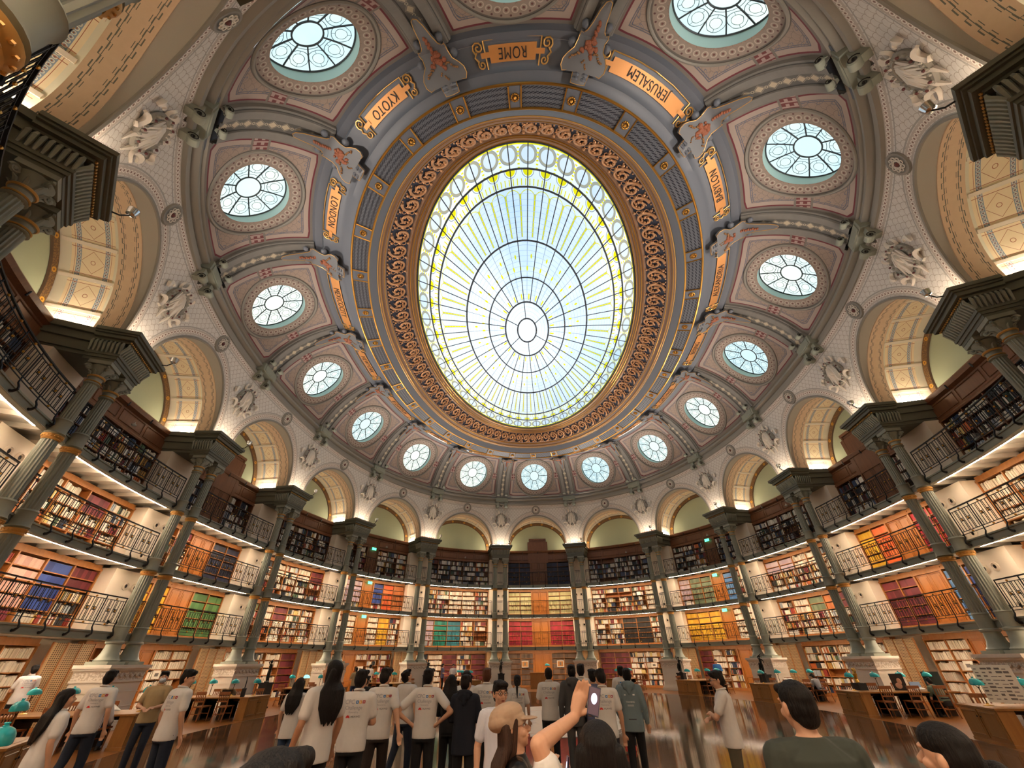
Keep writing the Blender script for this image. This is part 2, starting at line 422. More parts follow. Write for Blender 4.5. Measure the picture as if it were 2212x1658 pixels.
def glassmat(name, fn):
    m = bpy.data.materials.new(name); m.use_nodes = True; nb = NB(m); t = m.node_tree; t.nodes.remove(t.nodes['Principled BSDF'])
    c = fn(nb); tr = t.nodes.new('ShaderNodeBsdfTransparent'); tl = t.nodes.new('ShaderNodeBsdfTranslucent'); mx = t.nodes.new('ShaderNodeMixShader')
    nb.put(c, tr.inputs[0]); nb.put(c, tl.inputs[0]); mx.inputs[0].default_value = .22
    t.links.new(tr.outputs[0], mx.inputs[1]); t.links.new(tl.outputs[0], mx.inputs[2]); t.links.new(mx.outputs[0], t.nodes['Material Output'].inputs[0])
    return m
GT = .27    # share of the daylight that the milky panes let through
def gm(c): return tuple(x*GT for x in lin(c))
def f_sky(nb):
    U, r = nb.uv(); _, _2 = nb.uv('UV2')     # U: 0..48 round the oval, r: 0..1 from hub to rim
    fu = U.fract()-.5; au = fu.abs()
    c = nb.mix(nb.noise(nb.xyz(U*.5, r*9.0), 1.6, 4), gm('#d3e4f0'), gm('#f3f8fb'))
    lead = gm('#8a94a0'); yel = gm('#f0e21a'); pale = gm('#edf2ea'); grn = gm('#c9cdb8')
    c = nb.mix((r > .83), c, pale)
    # ovals in the rim ring
    q = hyp(fu*1.5, (r-.952)/.052); c = nb.mix((r > .90) & (q < .55), c, gm('#d8e4ee')); c = nb.mix((r > .90) & nb.band(q, .50, .68), c, gm('#a9a58e'))
    c = nb.mix((r > .90) & nb.band(q, .68, .72), c, lead)
    c = nb.mix((r > .90) & (au > .44) & (((r*70.0).fract()) < .4), c, yel)
    c = nb.mix((r > .985), c, yel)
    q = hyp(fu*1.1, (r-.893)/.07); c = nb.mix(nb.band(r, .835, .895) & (q < .3), c, yel); c = nb.mix(nb.band(r, .835, .895) & nb.band(q, .36, .40), c, lead)
    c = nb.mix(nb.band(r, .835, .862) & (((fu*4.0).fract()-.5).abs() < .12), c, yel)
    # colonnettes
    col = nb.band(r, .60, .80); c = nb.mix(col & (au > .455), c, yel); q = hyp(fu, (r-.79)/.06)
    c = nb.mix(nb.band(r, .79, .83) & nb.band(q, .42, .47), c, yel); c = nb.mix(col & nb.band(au, .43, .455), c, lead)
    c = nb.mix(nb.band(r, .6, .83) & (((r*40.0).fract()) < .06), c, gm('#b9c6d2'))
    # inner rings: faint grid and small stars
    fi = (U*.5).fract()-.5
    c = nb.mix(nb.band(r, .21, .585) & ((fi.abs()-.25).abs() < .012), c, lead)
    c = nb.mix(nb.band(r, .1, .585) & (((r*34.0).fract()) < .07), c, gm('#b4c2cf'))
    q = hyp(fi*.6, (r-.25)*2.4); c = nb.mix((q < .055), c, yel)
    q = hyp((fi.abs()-.25)*.6, (r-.43)*2.2); c = nb.mix((q < .035), c, yel)
    q = hyp(fi*.6, (r-.50)*2.2); c = nb.mix((q < .03), c, yel)
    q = hyp(fi*1.2, (r-.33)*4.0); c = nb.mix(nb.band(q, .40, .42) & nb.band(r, .215, .376), c, gm('#a9b5c0'))
    return c
skyglass = glassmat('skylight_glass', f_sky)
def f_oc(nb):
    r, th = nb.uv()          # r 0..1, th 0..10 petals
    fu = th.fract()-.5; x = fu*r*.6283*1.0
    c = nb.mix(nb.noise(nb.xyz(th*.7, r*2.0), 1.0, 3), gm('#cfe6e4'), gm('#f4f6dc'))
    lead = gm('#5f6a66'); q = hyp(x, r-.70)
    c = nb.mix(r < .33, c, gm('#e4efdf'))
    c = nb.mix(nb.band(q, .20, .215) | nb.band(q, .118, .13), c, lead)
    c = nb.mix((q < .118), c, gm('#eaf2dd'))
    c = nb.mix((r > .33) & (((x.abs()) < .006)) & (nb.band(q, .13, .2)), c, lead)
    c = nb.mix(nb.band(r, .42, .435), c, lead)
    return c
ocglass = glassmat('oculus_glass', f_oc)
lead_m = mat('leadwork', '#3a3f44', .5, .3)

def f_floor(nb):
    x, y, z = nb.pos()
    row = (y/.3).floor(); fx = (x/1.1+row.mod(2.0)*.5).fract(); fy = (y/.3).fract()
    g = (fx < .012) | (fy < .03)
    n1 = nb.noise(nb.xyz((x/1.1+row.mod(2.0)*.5).floor(), row, 0.0), 3.7, 2)
    c = nb.mix(n1, lin('#4a3424'), lin('#624732')); c = nb.mix(g, c, lin('#2c2018'))
    return {'Base Color': c, 'Roughness': nb.noise(nb.xyz(x, y, z), 6.0, 3)*.05+.05}
floorm = mat('floor_dark', rough=.16, fn=f_floor, spec=.06)
def f_parq(nb):
    x, y, z = nb.pos()
    g = ((y/.14).fract() < .04)
    c = nb.mix(nb.noise(nb.xyz(x*.8, (y/.14).floor(), 0.0), 2.0, 3), lin('#6d3f19'), lin('#8d5a28')); c = nb.mix(g, c, lin('#5a3a1c'))
    return {'Base Color': c}
parq = mat('floor_oak', rough=.3, fn=f_parq, spec=.2)
def f_map(nb):
    x, y, z = nb.pos()
    n = nb.noise(nb.xyz(x*.5, y*2.2, z), 1.6, 5, .6)
    c = nb.mix(n > .60, lin('#e6e0d2'), lin('#bcb9ae')); c = nb.mix(n < .36, c, lin('#d2b390'))
    return {'Base Color': c}
mapm = mat('floor_map', rough=.3, fn=f_map)

book_m = bpy.data.materials.new('book_cloth'); book_m.use_nodes = True
def _bm():
    nb = NB(book_m); b = book_m.node_tree.nodes['Principled BSDF']; a = nb.n('ShaderNodeAttribute', attribute_name='Col')
    book_m.node_tree.links.new(a.outputs['Color'], b.inputs['Base Color']); b.inputs['Roughness'].default_value = .55
_bm()
# ------------------------------------------------------------ room shell
us = np.linspace(0, 16, 192, endpoint=False); FE = -3.78
E0 = np.concatenate([PD(us, np.full(192, FE)), np.zeros((192, 1))], -1)
mb = MB(); mb.grid(np.array([E0*r for r in np.linspace(0.001, 1, 8)]), cv=True); mb.build('floor', floorm, kind='structure')
mb = MB(); mb.grid(np.array([np.concatenate([PD(us, np.full(192, d)), np.zeros((192, 1))], -1) for d in np.linspace(FE, 2.7, 6)]), cv=True); mb.build('floor', parq, kind='structure')
us = np.linspace(0, 16, 256, endpoint=False)
DW = 2.62
mb = MB(); V = np.array([np.concatenate([PD(us, np.full(256, DW)), np.full((256, 1), z)], -1) for z in (-.02, 3.5, 7, 10.5, 13.6)])
mb.grid(V, np.array([np.stack([us*BW, np.full(256, z)], -1) for z in (0, 3.5, 7, 10.5, 13.6)]), cv=True)
mb.build('wall_outer', plaster, kind='structure')

def loftring(prof, name, mats, n=N0, nu=256, mi=None, uvscale=1.0, **kw):
    us_ = np.linspace(0, 16, nu+1); V = []; U = []; l = 0
    for i, pr_ in enumerate(prof):
        a, b, z = pr_[:3]; nn = pr_[3] if len(pr_) > 3 else n
        V.append(ring(us_, a, b, z, nn))
        if i: l += math.hypot(a-prof[i-1][0], z-prof[i-1][2])
        U.append(np.stack([us_*BW*a/A0, np.full(nu+1, l)], -1))
    mb = MB(); mb.grid(np.array(V), np.array(U)); return mb.build(name, mats, **kw)

# cornice between arcade and dome
RT = [(18.50, 14.50, 14.05), (18.34, 14.34, 14.08), (18.30, 14.30, 14.2), (18.42, 14.42, 14.24), (18.36, 14.36, 14.42), (18.16, 14.16, 14.5), (18.16, 14.16, 14.62), (18.26, 14.26, 14.66), (18.06, 14.12, 14.76), (18.6, 14.7, 14.98)]
loftring(RT, 'trim_1', cornice, kind='structure', smooth=True)

# ------------------------------------------------------------ spandrel walls and barrel vaults, one per bay
ZS, RA = 10.45, 2.65
def inward(z): q = np.clip((z-ZS)/3.65, 0, 1); return -.62*q**1.9
ARC = thing('wall_arcade', None, None, kind='structure')
VLT = thing('ceiling_vaults', None, None, kind='structure'); VLT.name = 'ceiling'
TYM = thing('wall_tympana', None, None, kind='structure')
for k in BAYS+[8]:
    f = warp(k); th = np.linspace(0, PI, 49); H = BW/2
    mb = MB(); V = np.zeros((49, 9, 3)); U = np.zeros((49, 9, 2)); W2 = np.zeros((49, 9, 2))
    for i, t in enumerate(th):
        c, s_ = math.cos(t), math.sin(t)
        rx = H/abs(c) if abs(c) > 1e-6 else 1e9; rz = 3.68/s_ if s_ > 1e-6 else 1e9; ro = min(rx, rz)
        for j in range(9):
            r = RA+(ro-RA)*j/8; x, z = r*c, r*s_
            V[i, j] = (x, inward(ZS+z), ZS+z); U[i, j] = (x, z); W2[i, j] = (3.68-z+.02, 1)
    mb.grid(f(V), U, W2, flip=False)
    # corners of the rectangle
    mb.build('arcade_face', spandrel, ARC)
    # corner filler between the polar grid and the rectangle corner is covered because rays reach both sides
    mb = MB()      # arch edge roll
    path = f(np.array([((RA+.03)*math.cos(t), inward(ZS+(RA)*math.sin(t))-.02, ZS+(RA+.03)*math.sin(t)) for t in th]))
    mb.tube(path, .05, 6); mb.build('arch_moulding', cornice, ARC, smooth=True)
    # vault: intrados from the face back to the tympanum
    ds = np.array([0, .12, .121, .72, .721, .8, 2.3]); ro = np.array([0, 0, -.03, -.03, .05, .09, .09])
    V = np.zeros((49, 7, 3)); U = np.zeros((49, 7, 2))
    for i, t in enumerate(th):
        for j in range(7):
            r = RA+ro[j]; y0 = inward(ZS+r*math.sin(t)) if j == 0 else ds[j]
            V[i, j] = (r*math.cos(t), y0, ZS+r*math.sin(t)); U[i, j] = ((t-PI/2)*RA, ds[j])
    mb = MB(); mb.grid(f(V), U); mb.build('vault', vault, VLT, smooth=True)
    # projecting cross ribs between the painted panels
    mb = MB()
    for q in range(-4, 4):
        t = PI/2+(q+.5)*1.04/RA
        if 0 < t < PI:
            w = .055/RA
            P = [f(np.array([(r*math.cos(t+e), y, ZS+r*math.sin(t+e)) for e in (-w, w) for y in (.8, 2.2)])) for r in (RA+.1, RA+.055)]
            mb.add(np.concatenate(P), [(4, 5, 7, 6), (0, 1, 5, 4), (2, 3, 7, 6), (0, 2, 6, 4), (1, 3, 7, 5)])
    mb.build('vault_rib', plaster, VLT)
    # tympanum
    rr = np.array([0, 1, 2, 2.5]); V = np.array([[(r*math.cos(t), 2.3, ZS-.0+r*math.sin(t)) for r in rr] for t in th])
    mb = MB(); mb.grid(f(V)); mb.build('tympanum', sage, TYM)
    V = np.array([[(r*math.cos(t), y, ZS+r*math.sin(t)) for r, y in ((2.44, 2.29), (2.47, 2.23), (2.71, 2.23), (2.76, 2.29))] for t in th])
    U = np.array([[((t-PI/2)*2.6, r) for r in (-.14, -.12, .12, .14)] for t in th]); mb = MB(); mb.grid(f(V), U); mb.build('flower_band', browband, TYM)

# ------------------------------------------------------------ dome
D0, D1, D2 = np.array([18.05, 14.15, 14.76]), np.array([17.56, 13.35, 16.88]), np.array([15.83, 11.15, 17.72])
def dome(q):
    q = np.asarray(q, float)[..., None]; return (1-q)**2*D0+2*q*(1-q)*D1+q**2*D2
def domeP(u, q, off=0.0):
    u = np.asarray(u, float); q = np.asarray(q, float); u, q = np.broadcast_arrays(u, q); A = dome(q)
    P = ring(u, A[..., 0], A[..., 1], A[..., 2])
    if np.any(off != 0):
        e = .02; A2 = dome(q+e); A3 = dome(q-e)
        dq = ring(u, A2[..., 0], A2[..., 1], A2[..., 2])-ring(u, A3[..., 0], A3[..., 1], A3[..., 2])
        du = ring(u+.03, A[..., 0], A[..., 1], A[..., 2])-ring(u-.03, A[..., 0], A[..., 1], A[..., 2])
        n_ = np.cross(du, dq); n_ /= np.linalg.norm(n_, axis=-1)[..., None]      # points into the room or out
        s_ = np.sign(np.sum(n_*np.array([0, 0, -1.]), -1))[..., None]; n_ = n_*s_
        P = P+n_*np.asarray(off)[..., None]
    return P
DOME = thing('ceiling_dome', None, None, kind='structure'); DOME.name = 'ceiling'
WIN = {}
QC = .47; RO = 1.30
def dome_metric(k):
    c = domeP(k, QC); L1 = np.linalg.norm(domeP(k, QC+.02)-domeP(k, QC-.02))/.04; W1 = np.linalg.norm(domeP(k+.02, QC)-domeP(k-.02, QC))/.04
    return float(L1), float(W1)
for k in BAYS+[8]:
    LQ, WQ = dome_metric(k)
    qs = np.linspace(0, 1, 25); seg = np.concatenate([[0], np.cumsum(np.linalg.norm(np.diff(domeP(k, qs), axis=0), axis=-1))]); 
    def q_of_s(s): return np.interp(s, seg, qs)
    sc = float(np.interp(QC, qs, seg)); ST = seg[-1]
    def W_at(q): return np.linalg.norm(domeP(k+.25, q)-domeP(k-.25, q), axis=-1)*2
    def PXS(x, s, off=0.0):          # metres across, metres up from the oculus centre
        q = q_of_s(s+sc); w = W_at(q); return domeP(k+x/w, q, off)
    RH = .62                              # half rib width
    nth = 64; T = np.linspace(0, 2*PI, nth, endpoint=False); V = np.zeros((nth, 8, 3)); U = np.zeros((nth, 8, 2)); W2 = np.zeros((nth, 8, 2))
    for i, t in enumerate(T):
        c, s_ = math.cos(t), math.sin(t)
        lo, hi = RO, 6.0
        for _ in range(22):
            m_ = (lo+hi)/2; x, s = m_*c, m_*s_; ok = (-sc <= s <= ST-sc) and abs(x) <= float(W_at(q_of_s(s+sc)))/2-RH
            lo, hi = (m_, hi) if ok else (lo, m_)
        R_ = np.linspace(RO, lo, 8); xs, ss = R_*c, R_*s_
        V[i] = PXS(xs, ss); U[i] = np.stack([xs, ss], -1)
        hw = W_at(q_of_s(ss+sc))/2-RH; e = np.minimum(hw-np.abs(xs), np.minimum(ss+sc, ST-sc-ss)); W2[i] = np.stack([e, R_], -1)
    # corner rays: snap nearest samples onto the four corners
    mb = MB(); mb.grid(V, U, W2, cu=True)
    cor = [(sg, ss_) for sg in (-1, 1) for ss_ in (-sc, ST-sc)]
    for sg, ss_ in cor:
        hw = float(W_at(q_of_s(ss_+sc)))/2-RH; ang = math.atan2(ss_, sg*hw) % (2*PI); i0 = int(ang/(2*PI)*nth); i1 = (i0+1) % nth
        cp = PXS(np.array([sg*hw]), np.array([ss_]))[0]
        mb.add([V[i0, -1], cp, V[i1, -1]], [(0, 1, 2)], [U[i0, -1], (sg*hw, ss_), U[i1, -1]], [W2[i0, -1], (0, 3), W2[i1, -1]])
    mb.build('coffer_panel', panel, DOME)
    # raised moulding round the panel oculus and reveal
    TT = np.linspace(0, 2*PI, 64, endpoint=False)
    mb = MB(); mb.tube(PXS(1.84*np.cos(TT), 1.84*np.sin(TT), .02), .05, 6, closed=True); mb.build('oculus_moulding', cornice, DOME, smooth=True)
    w = thing('window_%d' % (k % 16+1), None, None, kind='structure'); WIN[k] = w
    off = -.42
    Vr = np.array([PXS(RO*np.cos(TT), RO*np.sin(TT), o_) for o_ in (.0, off*.5, off)])
    mb = MB(); mb.grid(Vr, cv=True); mb.build('reveal', teal_reveal, w, smooth=True)
    rs = np.array([0, .33, .6, 1.0]); th_ = np.linspace(0, 2*PI, 41)
    V = np.array([[PXS(np.array(r*RO*math.cos(t)), np.array(r*RO*math.sin(t)), off+.04) for r in rs] for t in th_]).reshape(41, 4, 3)
    U = np.array([[(r, t/(2*PI)*10) for r in rs] for t in th_]); mb = MB(); mb.grid(V, U); mb.build('pane', ocglass, w)
    mb = MB(); o2 = off+.06
    for r_ in (.33, .985): mb.tube(PXS(r_*RO*np.cos(TT), r_*RO*np.sin(TT), o2), .028, 5, closed=True)
    for j in range(10):
        t = j/10*2*PI; rr = np.linspace(.33, .98, 6)*RO; mb.tube(PXS(rr*math.cos(t), rr*math.sin(t), o2), .024, 5)
    mb.build('glazing_bars', lead_m, w)
# ribs over every pier
for u in PIERS:
    qs = np.linspace(0, 1, 22)
    def prof(q):
        w = float(np.linalg.norm(domeP(u+.25, q)-domeP(u-.25, q))*2); return w
    mb0 = MB(); qb = np.linspace(-.03, 1.06, 12)  # opaque strip added behind the rib to stop sky light leaking in
    V0 = np.array([[domeP(np.array(u+x/prof(min(max(q, 0), 1))), np.array(q), np.array(-.04)) for x in (-.95, -.3, .3, .95)] for q in qb]); mb0.grid(V0); mb0.build('rib_backing', bluegrey, DOME)
    xs = [(-.64, -.02), (-.62, .10), (-.56, .13), (-.52, .20), (-.24, .20), (-.22, .14), (.22, .14), (.24, .20), (.52, .20), (.56, .13), (.62, .10), (.64, -.02)]
    V = np.zeros((22, len(xs), 3)); U = np.zeros((22, len(xs), 2)); l = 0; last = None
    for i, q in enumerate(qs):
        w = prof(q)
        for j, (x, h) in enumerate(xs): V[i, j] = domeP(np.array(u+x/w), np.array(q), np.array(float(h)) if h else np.array(1e-6)); 
        if last is not None: l += np.linalg.norm(V[i, 5]-last)
        last = V[i, 5]
        for j, (x, h) in enumerate(xs): U[i, j] = (x, l)
    mb = MB(); mb.grid(V, U); mb.build('dome_rib', rib, DOME)

# ------------------------------------------------------------ crown ring round the skylight
loftring([(16.5, 11.8, 18.1), (15.88, 11.2, 17.74), (15.78, 11.10, 17.66), (15.72, 11.02, 17.56), (15.60, 10.88, 17.58), (15.50, 10.72, 17.62)], 'trim_2', bluegrey, kind='structure', smooth=True)
loftring([(15.50, 10.72, 17.62, .90), (14.95, 10.02, 17.45, .92), (14.86, 9.9, 17.40, .93), (14.80, 9.8, 17.30, .93), (14.62, 9.62, 17.26, .94), (14.50, 9.5, 17.16, .94)], 'trim_3', bluegrey, kind='structure', smooth=True)
loftring([(14.46, 9.45, 17.17, .94), (13.76, 8.78, 17.34, .94)], 'trim_4', perf, kind='structure')
loftring([(13.72, 8.74, 17.30, .94), (13.62, 8.64, 17.36, .94), (13.55, 8.56, 17.50, .94), (13.44, 8.46, 17.58, .94), (13.36, 8.38, 17.70, .94)], 'trim_5', bluegrey, kind='structure', smooth=True)
loftring([(13.36, 8.38, 17.68, .94), (13.28, 8.30, 17.70, .94), (13.24, 8.26, 17.82, .94), (13.14, 8.16, 17.86, .94), (13.08, 8.10, 17.98, .94), (13.02, 8.02, 18.02, .94)], 'trim_6', bandbrown, kind='structure', smooth=True)
loftring([(13.04, 8.04, 18.06, .94), (12.44, 7.02, 18.68, .96)], 'trim_7', navy, kind='structure')
loftring([(12.50, 7.10, 18.62, .96), (12.42, 7.02, 18.62, .97), (12.36, 6.95, 18.72, .97), (12.24, 6.82, 18.74, .98), (12.20, 6.78, 18.84, .99), (12.08, 6.68, 18.86, 1), (12.04, 6.62, 19.00, 1)], 'trim_8', bandbrown, kind='structure', smooth=True)
def ringtube(a, b, z, n, r, nm, m):
    mb = MB(); mb.tube(ring(np.linspace(0, 16, 256, endpoint=False), a, b, z, n), r, 6, closed=True); return mb.build(nm, m, kind='structure', smooth=True)
ringtube(14.50, 9.49, 17.15, .94, .045, 'trim_9', gold); ringtube(13.73, 8.75, 17.31, .94, .045, 'trim_10', gold)
ringtube(13.10, 8.12, 17.95, .94, .035, 'trim_11', gold); ringtube(12.30, 6.88, 18.70, .975, .03, 'trim_12', gold); ringtube(12.41, 7.01, 18.66, .97, .022, 'trim_16', gold); ringtube(12.20, 6.78, 18.79, .985, .022, 'trim_17', gold); ringtube(13.27, 8.29, 17.74, .94, .03, 'trim_18', gold); ringtube(13.36, 8.38, 17.67, .94, .025, 'trim_19', goldp); ringtube(12.07, 6.66, 18.88, 1., .03, 'trim_13', gold)

def lerp_ring(P, Q, f): return tuple(P[i]+(Q[i]-P[i])*f for i in range(4))
def surf(P, Q, u, f, off=0.0):
    """point on a conical ring surface between two ovals; off is towards the room"""
    a, b, z, n = (np.asarray(P[i]+(Q[i]-P[i])*f, float) for i in range(4))
    t = tu(u); s_, c_ = np.sin(t), np.cos(t); X = np.stack([b*np.sign(s_)*np.abs(s_)**n, a*np.sign(c_)*np.abs(c_)**n, z+0*t], -1)
    if off:
        d = np.array([P[0]-Q[0], Q[2]-P[2]]); d = d/np.hypot(*d); nn = nrm(u); N_ = np.concatenate([-nn*d[1], np.full(nn.shape[:-1]+(1,), -d[0])], -1); X = X+N_*off
    return X
# straps and rosettes on the perforated band, two of each per bay
B1, B2 = (14.46, 9.45, 17.17, .94), (13.76, 8.78, 17.34, .94)
ROS = thing('trim_14', None, None, kind='structure')
for j in range(32):
    u = j/2
    if 7.9 < u < 8.1: pass
    wd = .30/(BW*.72); mb = MB()
    V = np.array([[surf(B1, B2, np.array(u+du), f, .03) for f in (0, 1)] for du in np.linspace(-wd, wd, 5)]); mb.grid(V.reshape(5, 2, 3)); mb.build('strap', bluegrey, ROS)
    mb = MB()
    for du in (-wd, wd): mb.tube(np.array([surf(B1, B2, np.array(u+du), f, .04) for f in (0, .5, 1)]), .028, 5)
    c = surf(B1, B2, np.array(u), .5, .05); T_ = surf(B1, B2, np.array(u+.05), .5, .05)-c; T_ /= np.linalg.norm(T_); Q_ = surf(B1, B2, np.array(u), 1., .05)-c; Q_ /= np.linalg.norm(Q_)
    for i in range(12):
        a = i*PI/6; mb.sphere(c+(T_*math.cos(a)+Q_*math.sin(a))*.12, .038, 6, 4)
    mb.sphere(c, .07, 8, 5); mb.build('rosette', gold, ROS, smooth=True)

# gilded fretwork: scrolls on the navy ring
F1, F2 = (13.04, 8.04, 18.06, .94), (12.44, 7.02, 18.68, .96)
def fret_count(): return 64
FR = thing('trim_15', None, None, kind='structure')
def scroll(turn=1.35, n=22, r0=.49, r1=.08):
    out = []
    for i in range(n):
        f = i/(n-1); a = -PI/2+f*turn*2*PI; r = r0*(1-f)+r1*f; out.append((r*math.cos(a), r*math.sin(a)))
    return out
for b8 in range(16):
    mb = MB()
    for j in range(5):
        u0 = b8-.5+(j+.5)/5; cu = 1/5
        for (c0, fl) in ((.5, 1),):
            pts = [(x*fl, y) for x, y in scroll()]
            mb.tube(np.array([surf(F1, F2, np.array(u0+x*cu*.98), .5+y*.90, .05) for x, y in pts]), np.linspace(.07, .04, len(pts)), 6)
            for q in range(7):
                a = q*.9; x, y = .17*math.cos(a), .17*math.sin(a); mb.sphere(surf(F1, F2, np.array(u0+x*cu), .5+y, .05), .065, 5, 4)
            for q in range(5):
                a = q*PI*2/5+.4; x0, y0 = .30*math.cos(a), .30*math.sin(a); x1, y1 = .2*math.cos(a+.7), .2*math.sin(a+.7)
                mb.tube(np.array([surf(F1, F2, np.array(u0+x*cu), .5+y, .05) for x, y in ((x0, y0), ((x0+x1)/2*1.1, (y0+y1)/2*1.1), (x1, y1))]), .026, 4)
        ue = u0+cu/2       # links between scrolls
        for y0, s_ in ((.13, .075), (.5, .085), (.88, .075)): mb.sphere(surf(F1, F2, np.array(ue), y0, .05), s_, 6, 4)
        mb.tube(np.array([surf(F1, F2, np.array(ue+.12*cu*math.cos(a)), .32+.1*math.sin(a), .05) for a in np.linspace(0, 2*PI, 9)[:-1]]), .022, 4, closed=True)
        mb.tube(np.array([surf(F1, F2, np.array(ue+.12*cu*math.cos(a)), .68+.1*math.sin(a), .05) for a in np.linspace(0, 2*PI, 9)[:-1]]), .022, 4, closed=True)
        for q in range(4): mb.sphere(surf(F1, F2, np.array(u0-.375*cu+q*.25*cu), .04, .05), .045, 5, 4)
    mb.build('fretwork', fretgold, FR, smooth=True)

# skylight: shallow glazed dome
SKY = thing('window_17', None, None, kind='structure')
def skyP(u, r):
    u = np.asarray(u, float); r = np.asarray(r, float); u, r = np.broadcast_arrays(u, r)
    th_ = u/16*2*PI; return np.stack([6.62*r*np.sin(th_), 12.04*r*np.cos(th_), 19.0+.75*(1-r**2)], -1)
rs = np.array([.0001, .094, .215, .376, .48, .585, .71, .83, .90, 1.0]); ug = np.linspace(0, 16, 145)
V = skyP(ug[:, None], rs[None]); U = np.stack(np.broadcast_arrays(ug[:, None]*3, rs[None]), -1)
mb = MB(); mb.grid(V, U, np.ones_like(U)); mb.build('pane', skyglass, SKY)
mb = MB()
for r_, w_ in ((.094, .05), (.215, .05), (.376, .04), (.585, .05), (.83, .045), (.90, .045), (.995, .05)):
    mb.tube(skyP(np.linspace(0, 16, 96, endpoint=False), r_)+np.array([0, 0, -.03]), w_, 6, closed=True)
for j in range(48):
    r0 = .585 if j % 2 else .215
    if j % 8 == 0: r0 = .094
    r_ = np.linspace(r0, 1, 12); mb.tube(skyP((j+.5)/3, r_)+np.array([0, 0, -.03]), .026, 5)
mb.build('glazing_bars', lead_m, SKY)

# opaque roof above, so that daylight enters through the glass only
loftring([(12.1, 6.7, 19.02, 1.), (13.2, 7.6, 19.1, .95), (16.2, 11.6, 18.6), (16.2, 11.6, 18.3)], 'ceiling', plaster, kind='structure')
loftring([(18.4, 14.4, 14.7), (19.2, 15.2, 14.4), (A0+DW, B0+DW, 13.9), (A0+DW+.05, B0+DW+.05, 13.4)], 'ceiling', plaster, kind='structure')
# daylight portals: they only guide the sampling of the sky through the openings
def portal(loc, nrm_, sx, sy, rz=0):
    ld = bpy.data.lights.new('daylight_portal', 'AREA'); ld.shape = 'ELLIPSE' if sx != sy else 'DISK'; ld.size = sx; ld.size_y = sy
    ld.cycles.is_portal = True
    o = bpy.data.objects.new('daylight_portal', ld); COL.objects.link(o)
    z = -Vector(nrm_).normalized(); o.rotation_euler = z.to_track_quat('Z', 'Y').to_euler() if abs(z.z) < .99 else (0, 0, rz); o.location = loc
    return o
portal((0, 0, 19.9), (0, 0, -1), 13.6, 24.6)
for k in BAYS+[8]:
    c = domeP(np.array(float(k)), np.array(QC), np.array(-.6)); c2 = domeP(np.array(float(k)), np.array(QC), np.array(.5)); portal(Vector(c), Vector(c2-c), 2.7, 2.7)
